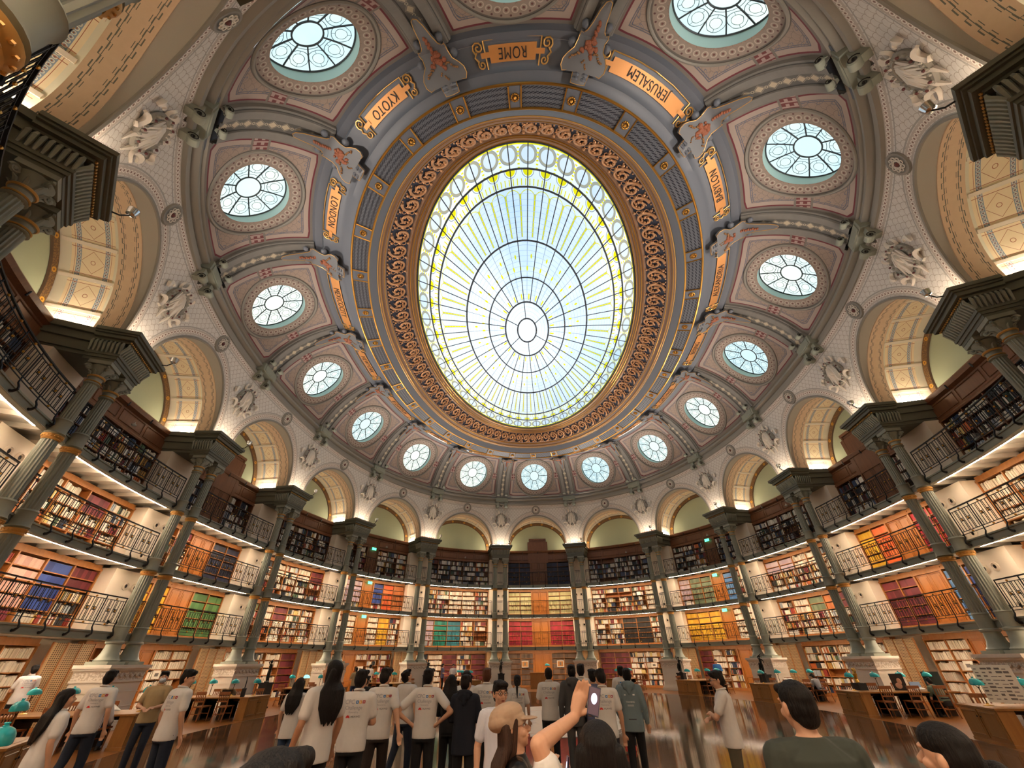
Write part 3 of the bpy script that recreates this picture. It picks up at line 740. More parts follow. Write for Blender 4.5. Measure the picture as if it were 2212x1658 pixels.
# ------------------------------------------------------------ piers: pedestal, paired columns, entablature
ZP = 1.76
def cbox(mb, hw, y0, y1, z0, z1, **k): return mb.box(-hw, hw, y0, y1, z0, z1, **k)
for u in PIERS:
    M = frame(u); pn = piername(u)
    t = thing('column_pedestal', 'pale stone pedestal under the columns %s' % pn, 'pedestal', group=None); orient(t, M)
    mb = MB()
    for hw, f0, z0, z1 in ((.96, .66, 0, .16), (.92, .62, .16, .24), (.87, .57, .24, .30)): cbox(mb, hw, -f0, .6, z0, z1)
    mb.build('plinth_base', stone, t)
    mb = MB(); cbox(mb, .83, -.53, .54, .30, 1.28); 
    for z in (.52, .60, 1.0): cbox(mb, .845, -.545, .54, z, z+.025)
    mb.build('die', stone, t)
    mb = MB(); cbox(mb, .86, -.56, .56, 1.28, 1.34); cbox(mb, .86, -.56, .56, 1.56, 1.6); cbox(mb, .90, -.60, .58, 1.60, 1.66); cbox(mb, .94, -.64, .6, 1.66, ZP); mb.build('cap', stone, t)
    mb = MB(); cbox(mb, .845, -.55, .55, 1.34, 1.56)
    for i in range(7):        # swags
        x0 = -.82+i*.234; mb.tube([(x0+.234*f, -.565, 1.51-.09*math.sin(PI*f)) for f in np.linspace(0, 1, 7)], .022, 5); mb.sphere((x0, -.565, 1.5), .035, 6, 4)
    mb.build('garland_frieze', carved, t)
    for sx in (-1, 1):
        side = 'left' if sx < 0 else 'right'
        c = thing('column', 'fluted grey-green iron column, %s of the pair %s' % (side, pn), 'column'); orient(c, M)
        cc = (sx*.45, 0, 0)
        mb = MB(); mb.box(sx*.45-.37, sx*.45+.37, -.37, .37, ZP, ZP+.09)
        mb.lathe([(.36, ZP+.09), (.37, ZP+.13), (.33, ZP+.17), (.30, ZP+.22), (.25, ZP+.34), (.225, ZP+.5), (.22, 2.34)], cc, 24); mb.build('base', iron, c, smooth=True)
        mb = MB(); mb.lathe([(.22, 2.34), (.27, 2.37), (.27, 2.42), (.22, 2.45), (.22, 2.84), (.24, 2.86), (.21, 2.9)], cc, 24)
        fl = []; pr_ = []
        for z0, z1, r in ((2.9, 4.5, .205), (5.12, 6.76, .185), (7.4, 8.62, .165)):
            pr_ = [(r, z0), (r, z0+.03), (r*.98, z1-.03), (r*.96, z1)]; mb.lathe(pr_, cc, 80, flute=.13, nfl=16, cap=False)
        for z0, r in ((4.66, .2), (6.92, .18)): mb.lathe([(r, z0), (r*1.25, z0+.04), (r*1.1, z0+.1), (r*1.05, z0+.4), (r*1.15, z0+.43), (r, z0+.48)], cc, 24)
        mb.build('shaft', iron, c, smooth=True)
        for z0, r in ((4.5, .2), (6.76, .182)):
            mb = MB(); mb.lathe([(r, z0), (r*1.12, z0+.03), (r*1.02, z0+.06), (r*1.22, z0+.1), (r*1.28, z0+.14), (r*1.0, z0+.17)], cc, 24)
            for i in range(18): mb.sphere((cc[0]+r*1.2*math.cos(i*PI/9), r*1.2*math.sin(i*PI/9), z0+.09), .018, 5, 3)
            mb.build('gilt_ring', goldp, c, smooth=True)
        mb = MB(); r = .165
        mb.lathe([(r*.96, 8.60), (r*1.2, 8.63), (r, 8.67), (r*1.0, 8.82), (r*1.25, 8.86), (r*1.05, 8.9), (r*1.25, 9.05), (r*1.7, 9.2), (r*1.5, 9.24)], cc, 24)
        for sy in (-1, 1):       # scroll volutes
            for s2 in (-1, 1):
                x0, y0 = cc[0]+s2*.22, sy*.22
                P = []
                for i in range(16):
                    a = i/15*3.2*PI; rr = .10*(1-i/18); P.append((x0+s2*rr*math.cos(a)*.7, y0+sy*rr*math.cos(a)*.7, 9.12+rr*math.sin(a)))
                mb.tube(P, .032, 5); mb.sphere((x0, y0, 9.12), .05, 6, 4)
            mb.tube([(cc[0]-.2, sy*.22, 9.18), (cc[0], sy*.2, 9.12), (cc[0]+.2, sy*.22, 9.18)], .03, 5)
        for i in range(8):
            a = i*PI/4; mb.tube([(cc[0]+r*math.cos(a), r*math.sin(a), 8.9), (cc[0]+r*1.35*math.cos(a), r*1.35*math.sin(a), 9.0), (cc[0]+r*1.75*math.cos(a), r*1.75*math.sin(a), 9.03)], [.04, .035, .01], 5)
        mb.box(cc[0]-.29, cc[0]+.29, -.29, .29, 9.24, 9.36); mb.build('capital', iron, c, smooth=True)
        mb = MB(); mb.lathe([(r*1.22, 8.84), (r*1.32, 8.87), (r*1.22, 8.9)], cc, 20); mb.lathe([(r*1.1, 8.68), (r*1.2, 8.7), (r*1.1, 8.72)], cc, 20); mb.build('capital_gilding', goldp, c, smooth=True)
    e = thing('entablature', 'grey-olive entablature over the columns %s' % pn, 'entablature'); orient(e, M)
    mb = MB()
    for hw, f0, z0, z1 in ((.72, .30, 9.36, 9.46), (.75, .33, 9.46, 9.56), (.78, .36, 9.56, 9.64), (.74, .32, 9.64, 9.98), (.82, .42, 10.06, 10.14), (.92, .54, 10.14, 10.26), (.98, .60, 10.26, 10.32), (1.03, .66, 10.32, 10.44)):
        w2 = hw+.0
        mb.box(-hw, hw, -f0, .5, z0, z1)
    mb.build('block', iron_dk, e)
    mb = MB()       # beam running back to the wall
    for hw, z0, z1 in ((.66, 9.5, 9.62), (.72, 9.62, 9.95), (.8, 9.95, 10.2), (.9, 10.2, 10.40)):
        c8 = [(-hw, .5), (hw, .5), (hw+.28, 2.6), (-hw-.28, 2.6)]; mb.add([(x, y, z) for z in (z0, z1) for x, y in c8], [(3, 2, 1, 0), (4, 5, 6, 7), (0, 1, 5, 4), (1, 2, 6, 5), (2, 3, 7, 6), (3, 0, 4, 7)])
    mb.build('beam', iron_dk, e)
    mb = MB()       # leaf-and-dart frieze
    for i in range(15):
        x = -.76+i*.1086; mb.tube([(x, -.33, 9.66), (x, -.37, 9.8), (x, -.44, 9.95), (x, -.42, 10.04)], [.03, .045, .05, .03], 5)
    for sx in (-1, 1):
        for i in range(8):
            y = -.3+i*.11; mb.tube([(sx*.75, y, 9.66), (sx*.79, y, 9.8), (sx*.85, y, 9.95), (sx*.83, y, 10.04)], [.03, .045, .05, .03], 5)
    mb.build('leaf_frieze', iron, e, smooth=True)
    mb = MB()
    for i in range(19): mb.sphere((-.8+i*.089, -.45, 10.1), (.03, .03, .035), 5, 4)
    mb.build('gilt_dentils', goldp, e, smooth=True)
    # shallow concealed uplight along the ledge (warm strip washing the vaults and the foot of the spandrel)
    up = thing('cove_light', 'warm light strip on the entablature ledge %s' % pn, 'light strip'); orient(up, M)
    for sx in (-1, 1):
        mb = MB(); c8 = [(sx*.80, .85), (sx*.88, .85), (sx*1.06, 2.05), (sx*.98, 2.05)]; mb.add([(x, y, z) for z in (10.405, 10.435) for x, y in c8], [(0, 1, 2, 3), (4, 5, 6, 7), (0, 1, 5, 4), (1, 2, 6, 5), (2, 3, 7, 6), (3, 0, 4, 7)]); mb.build('strip', ledup, up)
    mb = MB(); mb.box(-.78, .78, -.56, -.52, 10.445, 10.465); mb.build('strip', ledfront, up)
    # projector fixed to the ledge, lighting the dome
    if abs(u) < 7.4:
        pj = thing('projector_lamp', 'small chrome projector lamp on the ledge %s' % pn, 'lamp'); orient(pj, M)
        mb = MB(); mb.tube([(.72, -.62, 10.4), (.72, -.8, 10.42), (.72, -.92, 10.56)], .02, 6); mb.build('arm', blackm, pj, smooth=True)
        mb = MB(); mb.lathe([(.02, 0), (.09, .03), (.11, .12), (.12, .2), (.1, .2), (.06, .12)], (.72, -.92, 10.56), 16, cap=False); mb.build('housing', chrome, pj, smooth=True)
        ld = bpy.data.lights.new('projector_light', 'SPOT'); ld.energy = 820; ld.spot_size = math.radians(112); ld.spot_blend = 1.0; ld.shadow_soft_size = .12; ld.color = (1.0, .90, .80)
        lo = bpy.data.objects.new('projector_light', ld); COL.objects.link(lo); lo.parent = pj; lo.location = (.72, -1.05, 10.82); lo.rotation_euler = (math.radians(180+48), 0, 0)

# ------------------------------------------------------------ relief on the arcade: wreaths, medallions, double scroll consoles
for u in PIERS:
    ki = round(u-.5); f = lambda c: warp(u)(c); pn = piername(u)
    t = thing('wreath_emblem', 'relief wreath with fluttering ribbons on the spandrel %s' % pn, 'relief')
    cz = 12.72
    def Q(x, z, o=.05): return np.array([x, float(inward(z))-o, z])
    mb = MB(); mb.tube(f(np.array([Q(.52*math.cos(a), cz+.56*math.sin(a), .06) for a in np.linspace(0, 2*PI, 28)[:-1]])), .085, 6, closed=True)
    for i in range(22):
        a = i*2*PI/22; mb.sphere(f(Q(.52*math.cos(a)+.04*math.cos(a*5), cz+.56*math.sin(a), .14)), (.07, .05, .05), 5, 4)
    mb.build('wreath', wreathgreen, t, smooth=True)
    mb = MB()
    for sx in (-1, 1):
        for (x0, z0, R_, tn, st) in ((.42, cz+.62, .24, 1.5, 2.2), (.62, cz-.52, .25, 1.4, .6), (.82, cz+.12, .18, 1.2, -1.0)):
            P = [Q(sx*(x0+R_*(1-.55*q)*math.cos(st+q*tn*PI)), z0+R_*(1-.5*q)*math.sin(st+q*tn*PI), .09+.03*math.sin(q*9)) for q in np.linspace(0, 1, 12)]
            mb.tube(f(np.array(P)), [.045, .07, .085, .085, .08, .075, .07, .06, .055, .05, .045, .03], 4)
        mb.tube(f(np.array([Q(sx*.05, cz+.55), Q(sx*.15, cz+.1, .12), Q(sx*.1, cz-.3, .14), Q(sx*.22, cz-.62, .08), Q(sx*.16, cz-.9, .05)])), [.04, .085, .075, .06, .02], 5)
        mb.tube(f(np.array([Q(sx*.18, cz+.5), Q(sx*.3, cz+.1, .14), Q(sx*.26, cz-.35, .12)])), [.03, .05, .02], 5)
    mb.build('ribbons', white_tape, t, smooth=True)
    mb = MB()
    for i in range(10):
        a = i*2*PI/10+.2; mb.sphere(f(Q(.54*math.cos(a), cz+.58*math.sin(a), .19)), .04, 5, 4)
    mb.build('berries', maroon, t, smooth=True)
    mb = MB(); TT_ = np.linspace(0, 2*PI, 21)[:-1]; mb.grid(f(np.array([[Q(.5*r*math.cos(a), cz+.54*r*math.sin(a), .10-.05*r) for r in (.01, .5, 1)] for a in TT_])), cu=True); mb.build('shell_ground', wreathgreen, t, smooth=True); mb = MB(); mb.sphere(f(Q(0, cz+.12, .04)), (.26, .1, .26), 10, 8); mb.sphere(f(Q(0, cz+.6, .05)), (.14, .1, .12), 8, 6)
    for i in range(7): mb.tube(f(np.array([Q((i-3)*.02, cz+.42, .12), Q((i-3)*.085, cz, .18), Q((i-3)*.135, cz-.42, .13)])), [.02, .035, .03], 4)
    mb.build('shell', white_tape, t, smooth=True)
    # consoles
    t = thing('scroll_console', 'pair of scroll consoles under the dome rib %s' % pn, 'console')
    mb = MB(); fz = lambda x, y, z: f(np.array([x, y, z]))
    for sx in (-1, 1):
        mb.box(sx*.42-.13, sx*.42+.13, -.84, -.5, 13.80, 14.5, f=f)
    mb.box(-.62, .62, -.98, -.6, 14.28, 14.72, f=f); mb.box(-.5, .5, -1.02, -.9, 14.34, 14.66, f=f)
    mb.build('bracket', iron, t)
    for sx in (-1, 1):
        for (y, z, r) in ((-.86, 13.86, .15), (-1.22, 14.86, .115)):
            mb = MB(); X0 = sx*.42; P = []
            ring_ = [(a, 1) for a in np.linspace(0, 2*PI, 17)[:-1]]
            V = np.array([[(X0+dx, y+rr*math.cos(a), z+rr*math.sin(a)) for dx, rr in ((-.14, .3*r), (-.15, .75*r), (-.12, r), (.12, r), (.15, .75*r), (.14, .3*r))] for a, _ in ring_])
            mb.grid(f(V), cu=True); mb.tube(f(np.array([(X0, y+r*.9, z), (X0, y+r*1.4, z+.16), (X0, y+r*2.0, z+.34)])), [.10, .09, .05], 6); mb.build('volute', iron, t, smooth=True)
            mb = MB()
            for dx in (-.14, .14): mb.sphere(f(np.array([X0+dx, y, z])), (.035, .035, .035), 6, 4)
            P = [(X0+.155*sg, y+rr*math.cos(a), z+rr*math.sin(a)) for sg in (1,) for a, rr in [(q*2.6*PI, r*(.95-.7*q)) for q in np.linspace(0, 1, 14)]]
            mb.tube(f(np.array(P)), .014, 4); mb.tube(f(np.array([(2*X0-p[0], p[1], p[2]) for p in P])), .014, 4); mb.build('volute_eye', dark, t)
for k in BAYS:
    f = warp(k); z0 = 13.62
    t = thing('medallion', 'round carved medallion with a red centre above the arch of the %s' % bayname(k), 'medallion')
    def Q(x, z, o=.05): return np.array([x, float(inward(z))-o, z])
    TT = np.linspace(0, 2*PI, 25)[:-1]
    mb = MB(); V = np.array([[Q(r*math.cos(a), z0+r*math.sin(a), o) for r, o in ((.40, .0), (.38, .06), (.31, .06), (.29, .03), (.001, .03))] for a in TT]); mb.grid(f(V), cu=True); mb.build('disc', cornice, t)
    mb = MB()
    for i in range(9):
        a = i*2*PI/9; mb.tube(f(np.array([Q(.2*math.cos(a)+.055*math.cos(b), z0+.2*math.sin(a)+.055*math.sin(b), .07) for b in np.linspace(0, 2*PI, 9)[:-1]])), .016, 4, closed=True)
    mb.tube(f(np.array([Q(.12*math.cos(a), z0+.12*math.sin(a), .06) for a in TT])), .02, 5, closed=True); mb.build('petals', white_tape, t, smooth=True)
    mb = MB(); mb.sphere(f(Q(0, z0, .05)), .075, 8, 6); mb.build('boss', maroon, t, smooth=True)

# ------------------------------------------------------------ name plates, gilt cartouche frames and shields on the crown ring
def text_mesh(cu):
    tmp = bpy.data.objects.new('tmp', cu); TMP.collection.objects.link(tmp); TMP.view_layers[0].update()
    me = bpy.data.meshes.new_from_object(tmp.evaluated_get(TMP.view_layers[0].depsgraph)); bpy.data.objects.remove(tmp); return me
def text_obj(cu): return bpy.data.objects.new('lettering', text_mesh(cu))
G1, G2 = (15.50, 10.72, 17.62, .90), (14.95, 10.02, 17.45, .92)
plate_gold = mat('plate_gold', '#c98a4c', .45, .35); letter = mat('letter_ink', '#241a17', .6)
for k in BAYS+[8]:
    wv = float(np.linalg.norm(surf(G1, G2, np.array(k+.05), .5)-surf(G1, G2, np.array(k-.05), .5))*10)
    sv = float(np.linalg.norm(surf(G1, G2, np.array(float(k)), 1.)-surf(G1, G2, np.array(float(k)), 0.)))
    def Q(x, s, o=.04): return surf(G1, G2, np.array(k+x/wv), .5+s/sv, o)
    name = CITY[k]; L_ = max(.62, .155*len(name)+.1); hw = L_*1.0
    t = thing('name_plate', 'gilt plate lettered %s on the crown ring' % name, 'name plate', group=None)
    mb = MB(); hs = .22
    xs = np.linspace(-hw, hw, 9); V = np.array([[Q(x, s, .05) for s in (-hs, hs)] for x in xs]); mb.grid(V); mb.build('plate', plate_gold, t)
    cu = bpy.data.curves.new('lettering', 'FONT'); cu.body = name; cu.size = .42; cu.align_x = 'CENTER'; cu.align_y = 'CENTER'; cu.extrude = .004; cu.space_character = 1.08; cu.materials.append(letter)
    to = text_obj(cu); COL.objects.link(to); to.parent = t
    c = Q(0, 0, .062); X = Q(.3, 0, .062)-Q(-.3, 0, .062); X /= np.linalg.norm(X); Y = Q(0, .1, .062)-Q(0, -.1, .062); Y -= X*X.dot(Y); Y /= np.linalg.norm(Y); Z = np.cross(X, Y)
    to.matrix_local = Matrix(((X[0]*.78, Y[0], Z[0], c[0]), (X[1]*.78, Y[1], Z[1], c[1]), (X[2]*.78, Y[2], Z[2], c[2]), (0, 0, 0, 1)))
    for sx in (-1, 1):
        mb = MB(); x0 = sx*(hw+.12)
        mb.tube(np.array([Q(x0, -.36), Q(x0, .36)]), .025, 5); mb.tube(np.array([Q(sx*(hw+.12), -.36), Q(sx*hw*.5, -.37), Q(0, -.37)]), .02, 5)
        def sp(cx, cs, R_, st, tn, n=14): return np.array([Q(x0+sx*(cx+R_*(1-.8*q)*math.cos(st+tn*q)), cs+R_*(1-.8*q)*math.sin(st+tn*q), .05) for q in np.linspace(0, 1, n)])
        mb.tube(sp(.18, -.2, .17, PI*.3, -3.0*PI), .028, 5); mb.tube(sp(.16, .22, .13, -PI*.3, 2.6*PI), .025, 5)
        mb.tube(np.array([Q(x0+sx*.25, -.1), Q(x0+sx*.33, .02), Q(x0+sx*.24, .14)]), .03, 5)
        mb.build('gilt_scroll', goldp, t, smooth=True)
        mb = MB(); V = np.array([[Q(x0+sx*a, s, .075) for s in (-.07, .07)] for a in (-.17, -.05, .05, .14)]); mb.grid(V); mb.build('ribbon_clip', plate_gold, t)
coral = mat('relief_coral', '#8f5236', .65); coral2 = mat('relief_amber', '#8d6238', .65); shieldm = mat('shield_grey', '#66676a', .5)
SHAPE = [(0, -2.0), (.09, -1.92), (.15, -1.6), (.2, -1.1), (.27, -.78), (.36, -.66), (.44, -.7), (.46, -.58), (.40, -.48), (.44, -.28), (.60, -.12), (.70, .02), (.72, .2), (.64, .34), (.50, .32), (.44, .22), (.50, .14), (.42, .08), (.32, .16), (.27, .36), (.25, .62), (0, .64)]
for u in PIERS:
    H1, H2 = (15.66, 10.92, 17.55, .89), (14.50, 9.48, 17.14, .94)
    wv = float(np.linalg.norm(surf(H1, H2, np.array(u+.05), .5)-surf(H1, H2, np.array(u-.05), .5))*10); sv = float(np.linalg.norm(surf(H1, H2, np.array(u), 1.)-surf(H1, H2, np.array(u), 0.)))
    def Q(x, s, o=.1):          # s < 0 climbs down the rib
        if s >= -.5: return surf(H1, H2, np.array(u+x/wv), .45+s/sv, o)
        q = 1-(-s-.5)/4.2; w = float(np.linalg.norm(domeP(u+.25, q)-domeP(u-.25, q))*2); return domeP(np.array(u+x/w), np.array(q), np.array(.16+o))
    t = thing('painted_shield', 'scalloped grey shield with coral trophy, crown ring, %s' % piername(u), 'shield')
    ptsL = [(-x, s) for x, s in SHAPE]; mb = MB()
    V = np.array([[Q(x*f_, s*1.0, .22+.05*(1-abs(f_))) for f_ in (-1, -.5, 0, .5, 1)] for x, s in SHAPE]); mb.grid(V)
    V2 = np.array([[Q(x*f_, s*1.0, .12) for f_ in (-1, 1)] for x, s in SHAPE]); mb.grid(np.stack([V[:, 0], V2[:, 0]], 1)); mb.grid(np.stack([V[:, 4], V2[:, 1]], 1)); mb.build('shield_plate', shieldm, t, smooth=True)
    mb = MB()
    for sx in (-1, 1): mb.tube(np.array([Q(sx*x, s, .22) for x, s in SHAPE]), .014, 4)
    mb.build('gilt_edge', goldp, t, smooth=True)
    rg = random.Random(int(u*10)); mb = MB()
    for i in range(26):
        a = rg.uniform(0, 2*PI); r = rg.uniform(0, .22); mb.sphere(Q(r*math.cos(a), -.28+r*1.2*math.sin(a), .27), (rg.uniform(.05, .1), rg.uniform(.05, .1), .045), 6, 4)
    for i in range(9): mb.sphere(Q(rg.uniform(-.03, .03), -.45-i*.09, .29), (.055, .07, .045), 5, 4)
    mb.build('trophy', coral, t, smooth=True)
    mb = MB()
    for sx in (-1, 1):
        for i in range(7): mb.sphere(Q(sx*(.2+i*.05), -.2+.03*i+rg.uniform(-.04, .04), .27), (.045, .035, .03), 5, 4)
    for i in range(5): mb.sphere(Q(rg.uniform(-.12, .12), .02+i*.05, .27), (.035, .035, .03), 5, 4)
    mb.build('foliage', coral2, t, smooth=True)
    mb = MB()
    for sx in (-1, 1):
        for s in (.38, .5): mb.tube(np.array([Q(sx*.13-.1, s, .2), Q(sx*.13, s, .27), Q(sx*.13+.1, s, .2)]), .055, 6)
        mb.sphere(Q(sx*.36, -.86, .10), (.13, .13, .1), 8, 6); mb.sphere(Q(sx*.52, -.4, .1), (.14, .14, .1), 8, 6)
    mb.build('roll', bluegrey, t, smooth=True)

# ------------------------------------------------------------ galleries
LV = [2.70, 4.98, 7.24]        # gallery floor levels
ST_ = .25
FD = .14
HALF = BW/2
BK = {0: 2.15, 1: 1.45, 2: 1.45, 3: 1.7}; ZB = {0: 0.0, 1: 2.70, 2: 4.98, 3: 7.24}; ZT = {0: 2.30, 1: 4.60, 2: 6.86, 3: 9.35}
LVN = {0: 'ground floor', 1: 'first gallery', 2: 'second gallery', 3: 'top gallery'}
def far(k): return abs(k) <= 2
def xsig(k): return -1 if k < 0 else 1
for k in BAYS+[8]:
    f = warp(k); fd = FD if k != 8 else .42
    if abs(k) == 7: fd = FD-.08
    for li, zf in enumerate(LV):
        t = thing('gallery_floor', 'grey gallery deck edge of the %s in the %s' % (LVN[li+1], bayname(k)), 'gallery')
        mb = MB(); mb.box(-HALF, HALF, fd, fd+.16, zf-.24, zf, f=f, seg=10); mb.box(-HALF, HALF, fd-.03, fd+.1, zf-.045, zf+.0, f=f, seg=10); mb.box(-HALF, HALF, fd-.02, fd+.1, zf-.235, zf-.2, f=f, seg=10); mb.build('fascia', iron, t)
        mb = MB(); mb.box(-HALF, HALF, fd+.16, DW-.02, zf-.06, zf-.0, f=f, seg=10)
        for i in range(9): x = -HALF+(i+.5)*BW/9; mb.box(x-.045, x+.045, fd+.16, BK[li]+.1, zf-.2, zf-.06, f=f)
        mb.build('deck', soffit, t)
        mb = MB(); mb.box(-HALF+.75 if k != 8 else -HALF+.75, HALF-.75, fd+.165, fd+.215, zf-.236, zf-.234, f=f, seg=8); mb.build('led_strip', led, t)
        if k == 8 and li == 0: pass
        # railing
        r = thing('gallery_railing', 'black iron railing with gilt bosses along the %s of the %s' % (LVN[li+1], bayname(k)), 'railing')
        X0, X1 = -HALF+.70, HALF-.70; rd = fd-.03; H = 1.0
        mb = MB(); mb.box(X0, X1, rd-.025, rd+.025, zf+H, zf+H+.035, f=f, seg=10); mb.build('handrail', blackm, r)
        mrail = MB()
        for z_ in (zf+.16, zf+.24, zf+H-.1): mrail.box(X0, X1, rd-.01, rd+.01, z_, z_+.018, f=f, seg=10)
        nP = 6 if not far(k) else 5
        for i in range(nP+1):
            x = X0+(X1-X0)*i/nP; mb = MB(); mb.tube(f(np.array([(x, rd, zf+H), (x, rd, zf+.2), (x, rd-.01, zf+.08), (x, rd-.07, zf-.02), (x, rd-.09, zf-.10), (x, rd-.03, zf-.16), (x, rd+.02, zf-.17)])), [.018, .018, .02, .024, .03, .04, .045], 6); mb.build('post', blackm, r, smooth=True)
        mb = mrail; mg = MB()
        for i in range(nP):
            a, b = X0+(X1-X0)*i/nP, X0+(X1-X0)*(i+1)/nP; w = b-a
            for g_, q in enumerate((.10, .24, .30, .38, .44, .56, .62, .70, .76, .90)):
                x = a+w*q; z0, z1 = zf+.25, zf+H-.1
                if g_ in (1, 4, 5, 8): mb.box(x-.008, x+.008, rd-.006, rd+.006, z0, z1, f=f)
                elif g_ in (2, 6): mb.box(x-.008, x+.008, rd-.006, rd+.006, z0+.32, z1, f=f)
                else: mb.box(x-.008, x+.008, rd-.006, rd+.006, z0, z0+.36, f=f) if g_ in (3, 7) else mb.box(x-.008, x+.008, rd-.006, rd+.006, z0, z1, f=f)
            for q in (.34, .66): mb.box(a+w*q-.06, a+w*q+.06, rd-.008, rd+.008, zf+.55, zf+.57, f=f); mb.box(a+w*q-.06, a+w*q+.06, rd-.008, rd+.008, zf+.63, zf+.65, f=f)
            for x, z in ((a+w*.34, zf+.60), (a+w*.66, zf+.60), (a+w*.5, zf+H-.05), (a+w*.5, zf+.20)):
                c = f(np.array([x, rd-.01, z])); mg.sphere(c, (.034, .034, .034), 6, 4)
        mb.build('bar_panel', blackm, r); mg.build('gilt_boss', gold, r, smooth=True)
# short railings between the paired columns and deck edge behind them
for u in PIERS:
    f = warp(u); M_ = None
    for li, zf in enumerate(LV):
        r = thing('gallery_railing', 'short railing inside the column pair %s, %s' % (piername(u), LVN[li+1]), 'railing')
        mb = MB(); mb.box(-.22, .22, FD-.05, FD, zf+1.0, zf+1.03, f=f); mb.build('handrail', blackm, r); mb = MB()
        for z_ in (zf+.16, zf+.24, zf+.9): mb.box(-.22, .22, FD-.04, FD-.02, z_, z_+.018, f=f)
        for x in (-.2, -.1, -.05, .05, .1, .2): mb.box(x-.007, x+.007, FD-.037, FD-.023, zf, zf+1.0, f=f)
        mb.build('bar_panel', blackm, r)

# ------------------------------------------------------------ walls behind the galleries: pilasters, grilles, bookcases, doors
PW = .80      # half width of the pilaster block at a pier
def ported(mb, mp, mh, f, x, y, z, r):
    T_ = np.linspace(0, 2*PI, 21)[:-1]
    V = np.array([[(x+rr*math.cos(a), y-o, z+rr*math.sin(a)) for rr, o in ((r, .0), (r, .03), (r*.72, .05), (r*.66, .02), (r*.5, .04), (r*.42, -.01))] for a in T_]); mp.grid(f(V), cu=True)
    V = np.array([[(x+rr*math.cos(a), y-o, z+rr*math.sin(a)) for rr, o in ((r*.43, .015), (.001, .015))] for a in T_]); mh.grid(f(V), cu=True)
for u in PIERS:
    f = warp(u)
    mb = MB(); mp = MB(); mh = MB()
    for li in (1, 2, 3):
        z0 = ZB[li]; z1 = LV[li]-.25 if li < 3 else 9.5; y0 = .95 if li < 3 else 1.2
        mb.box(-PW, PW, y0, DW, z0, z1, f=f, seg=2)
        if li < 3:
            for sx in (-1, 1):
                for z in (z0+.34, z0+1.52): ported(mb, mp, mh, f, sx*.21-.16*xsig(u), y0, z, .15)
    w_ = thing('wall_pilaster', None, None, kind='structure')
    mb.build('block', plaster, w_); mp.build('port_ring', portm, w_, smooth=True); mh.build('port_hole', dark, w_)
    g = thing('vent_grille', 'tan perforated grille behind the pedestal %s' % piername(u), 'grille')
    mb = MB(); mb.box(-PW, PW, 1.72, 1.76, .12, 2.40, f=f, seg=2); mb.build('screen', woodgrille, g)
    mb = MB(); mb.box(-PW, PW, 1.70, DW, 0, .12, f=f, seg=2)
    for x in (-PW, -PW/3, PW/3, PW): mb.box(x-.02, x+.02, 1.69, 1.74, .12, 2.42, f=f)
    mb.build('frame', oak, g)

PAL = {'mix': ['#e8e0d0', '#efe9dc', '#e8e0d0', '#f2eee4', '#e0d8c8', '#d9cfbd', '#c9bfae', '#efe9dc', '#9a3b30', '#2f3f5c', '#3a3a3c', '#b98f4a', '#556b4f', '#7b2f3a', '#d8c27c', '#20242e', '#e0d8c8', '#b0b8c0', '#c46a3a', '#f2eee4'],
       'dark': ['#e6e0d4', '#d8d2c6', '#e6e0d4', '#c7c0b2', '#2a2c38', '#e6e0d4', '#3b4a66', '#1d1f26', '#5a2b2b', '#39503f', '#d8d2c6', '#8d8f96', '#22252f', '#c7c0b2', '#6b5a3c', '#4b5a78'],
       'white': ['#ece4d4', '#e4dac8', '#f0eadc', '#d8ccb8', '#e9dfd0', '#cdbfae'],
       'navy': ['#23283f', '#1e2336', '#2a304a'], 'olive': ['#c8c08a', '#bdb47e', '#d2cb98'], 'red': ['#a02030', '#b02838', '#8f1c2a'], 'brown': ['#6b5444', '#5d4a3c', '#786050'],
       'yellow': ['#d9a92c', '#e0b43a', '#cf9d22'], 'green': ['#4f7a45', '#5d8850', '#456c3c'], 'teal': ['#157a68', '#1c8873', '#10695a'], 'tealblue': ['#2e7a88', '#276b7a', '#35858f'],
       'blue': ['#2c4590', '#35509c', '#263c80'], 'pink': ['#cfa89a', '#c79c90', '#d8b4a6'], 'orange': ['#d9622c', '#e0703a', '#cf5622'], 'rust': ['#b56a34', '#a95f2c', '#c0753e'], 'maroon': ['#6b2730', '#5c2028', '#7a2f38'],
       'lilac': ['#b9a5b0', '#c4b2ba', '#ae9aa8'], 'scarlet': ['#c22a2a', '#b52222', '#d03434'], 'sky': ['#5a86b8', '#4d79ad', '#6a94c0'], 'sagegreen': ['#6d7a5c', '#79866a', '#616e52'], 'black': ['#22201e', '#2a2826', '#1a1918']}
CNAME = {'#e8e0d0': 'cream'}
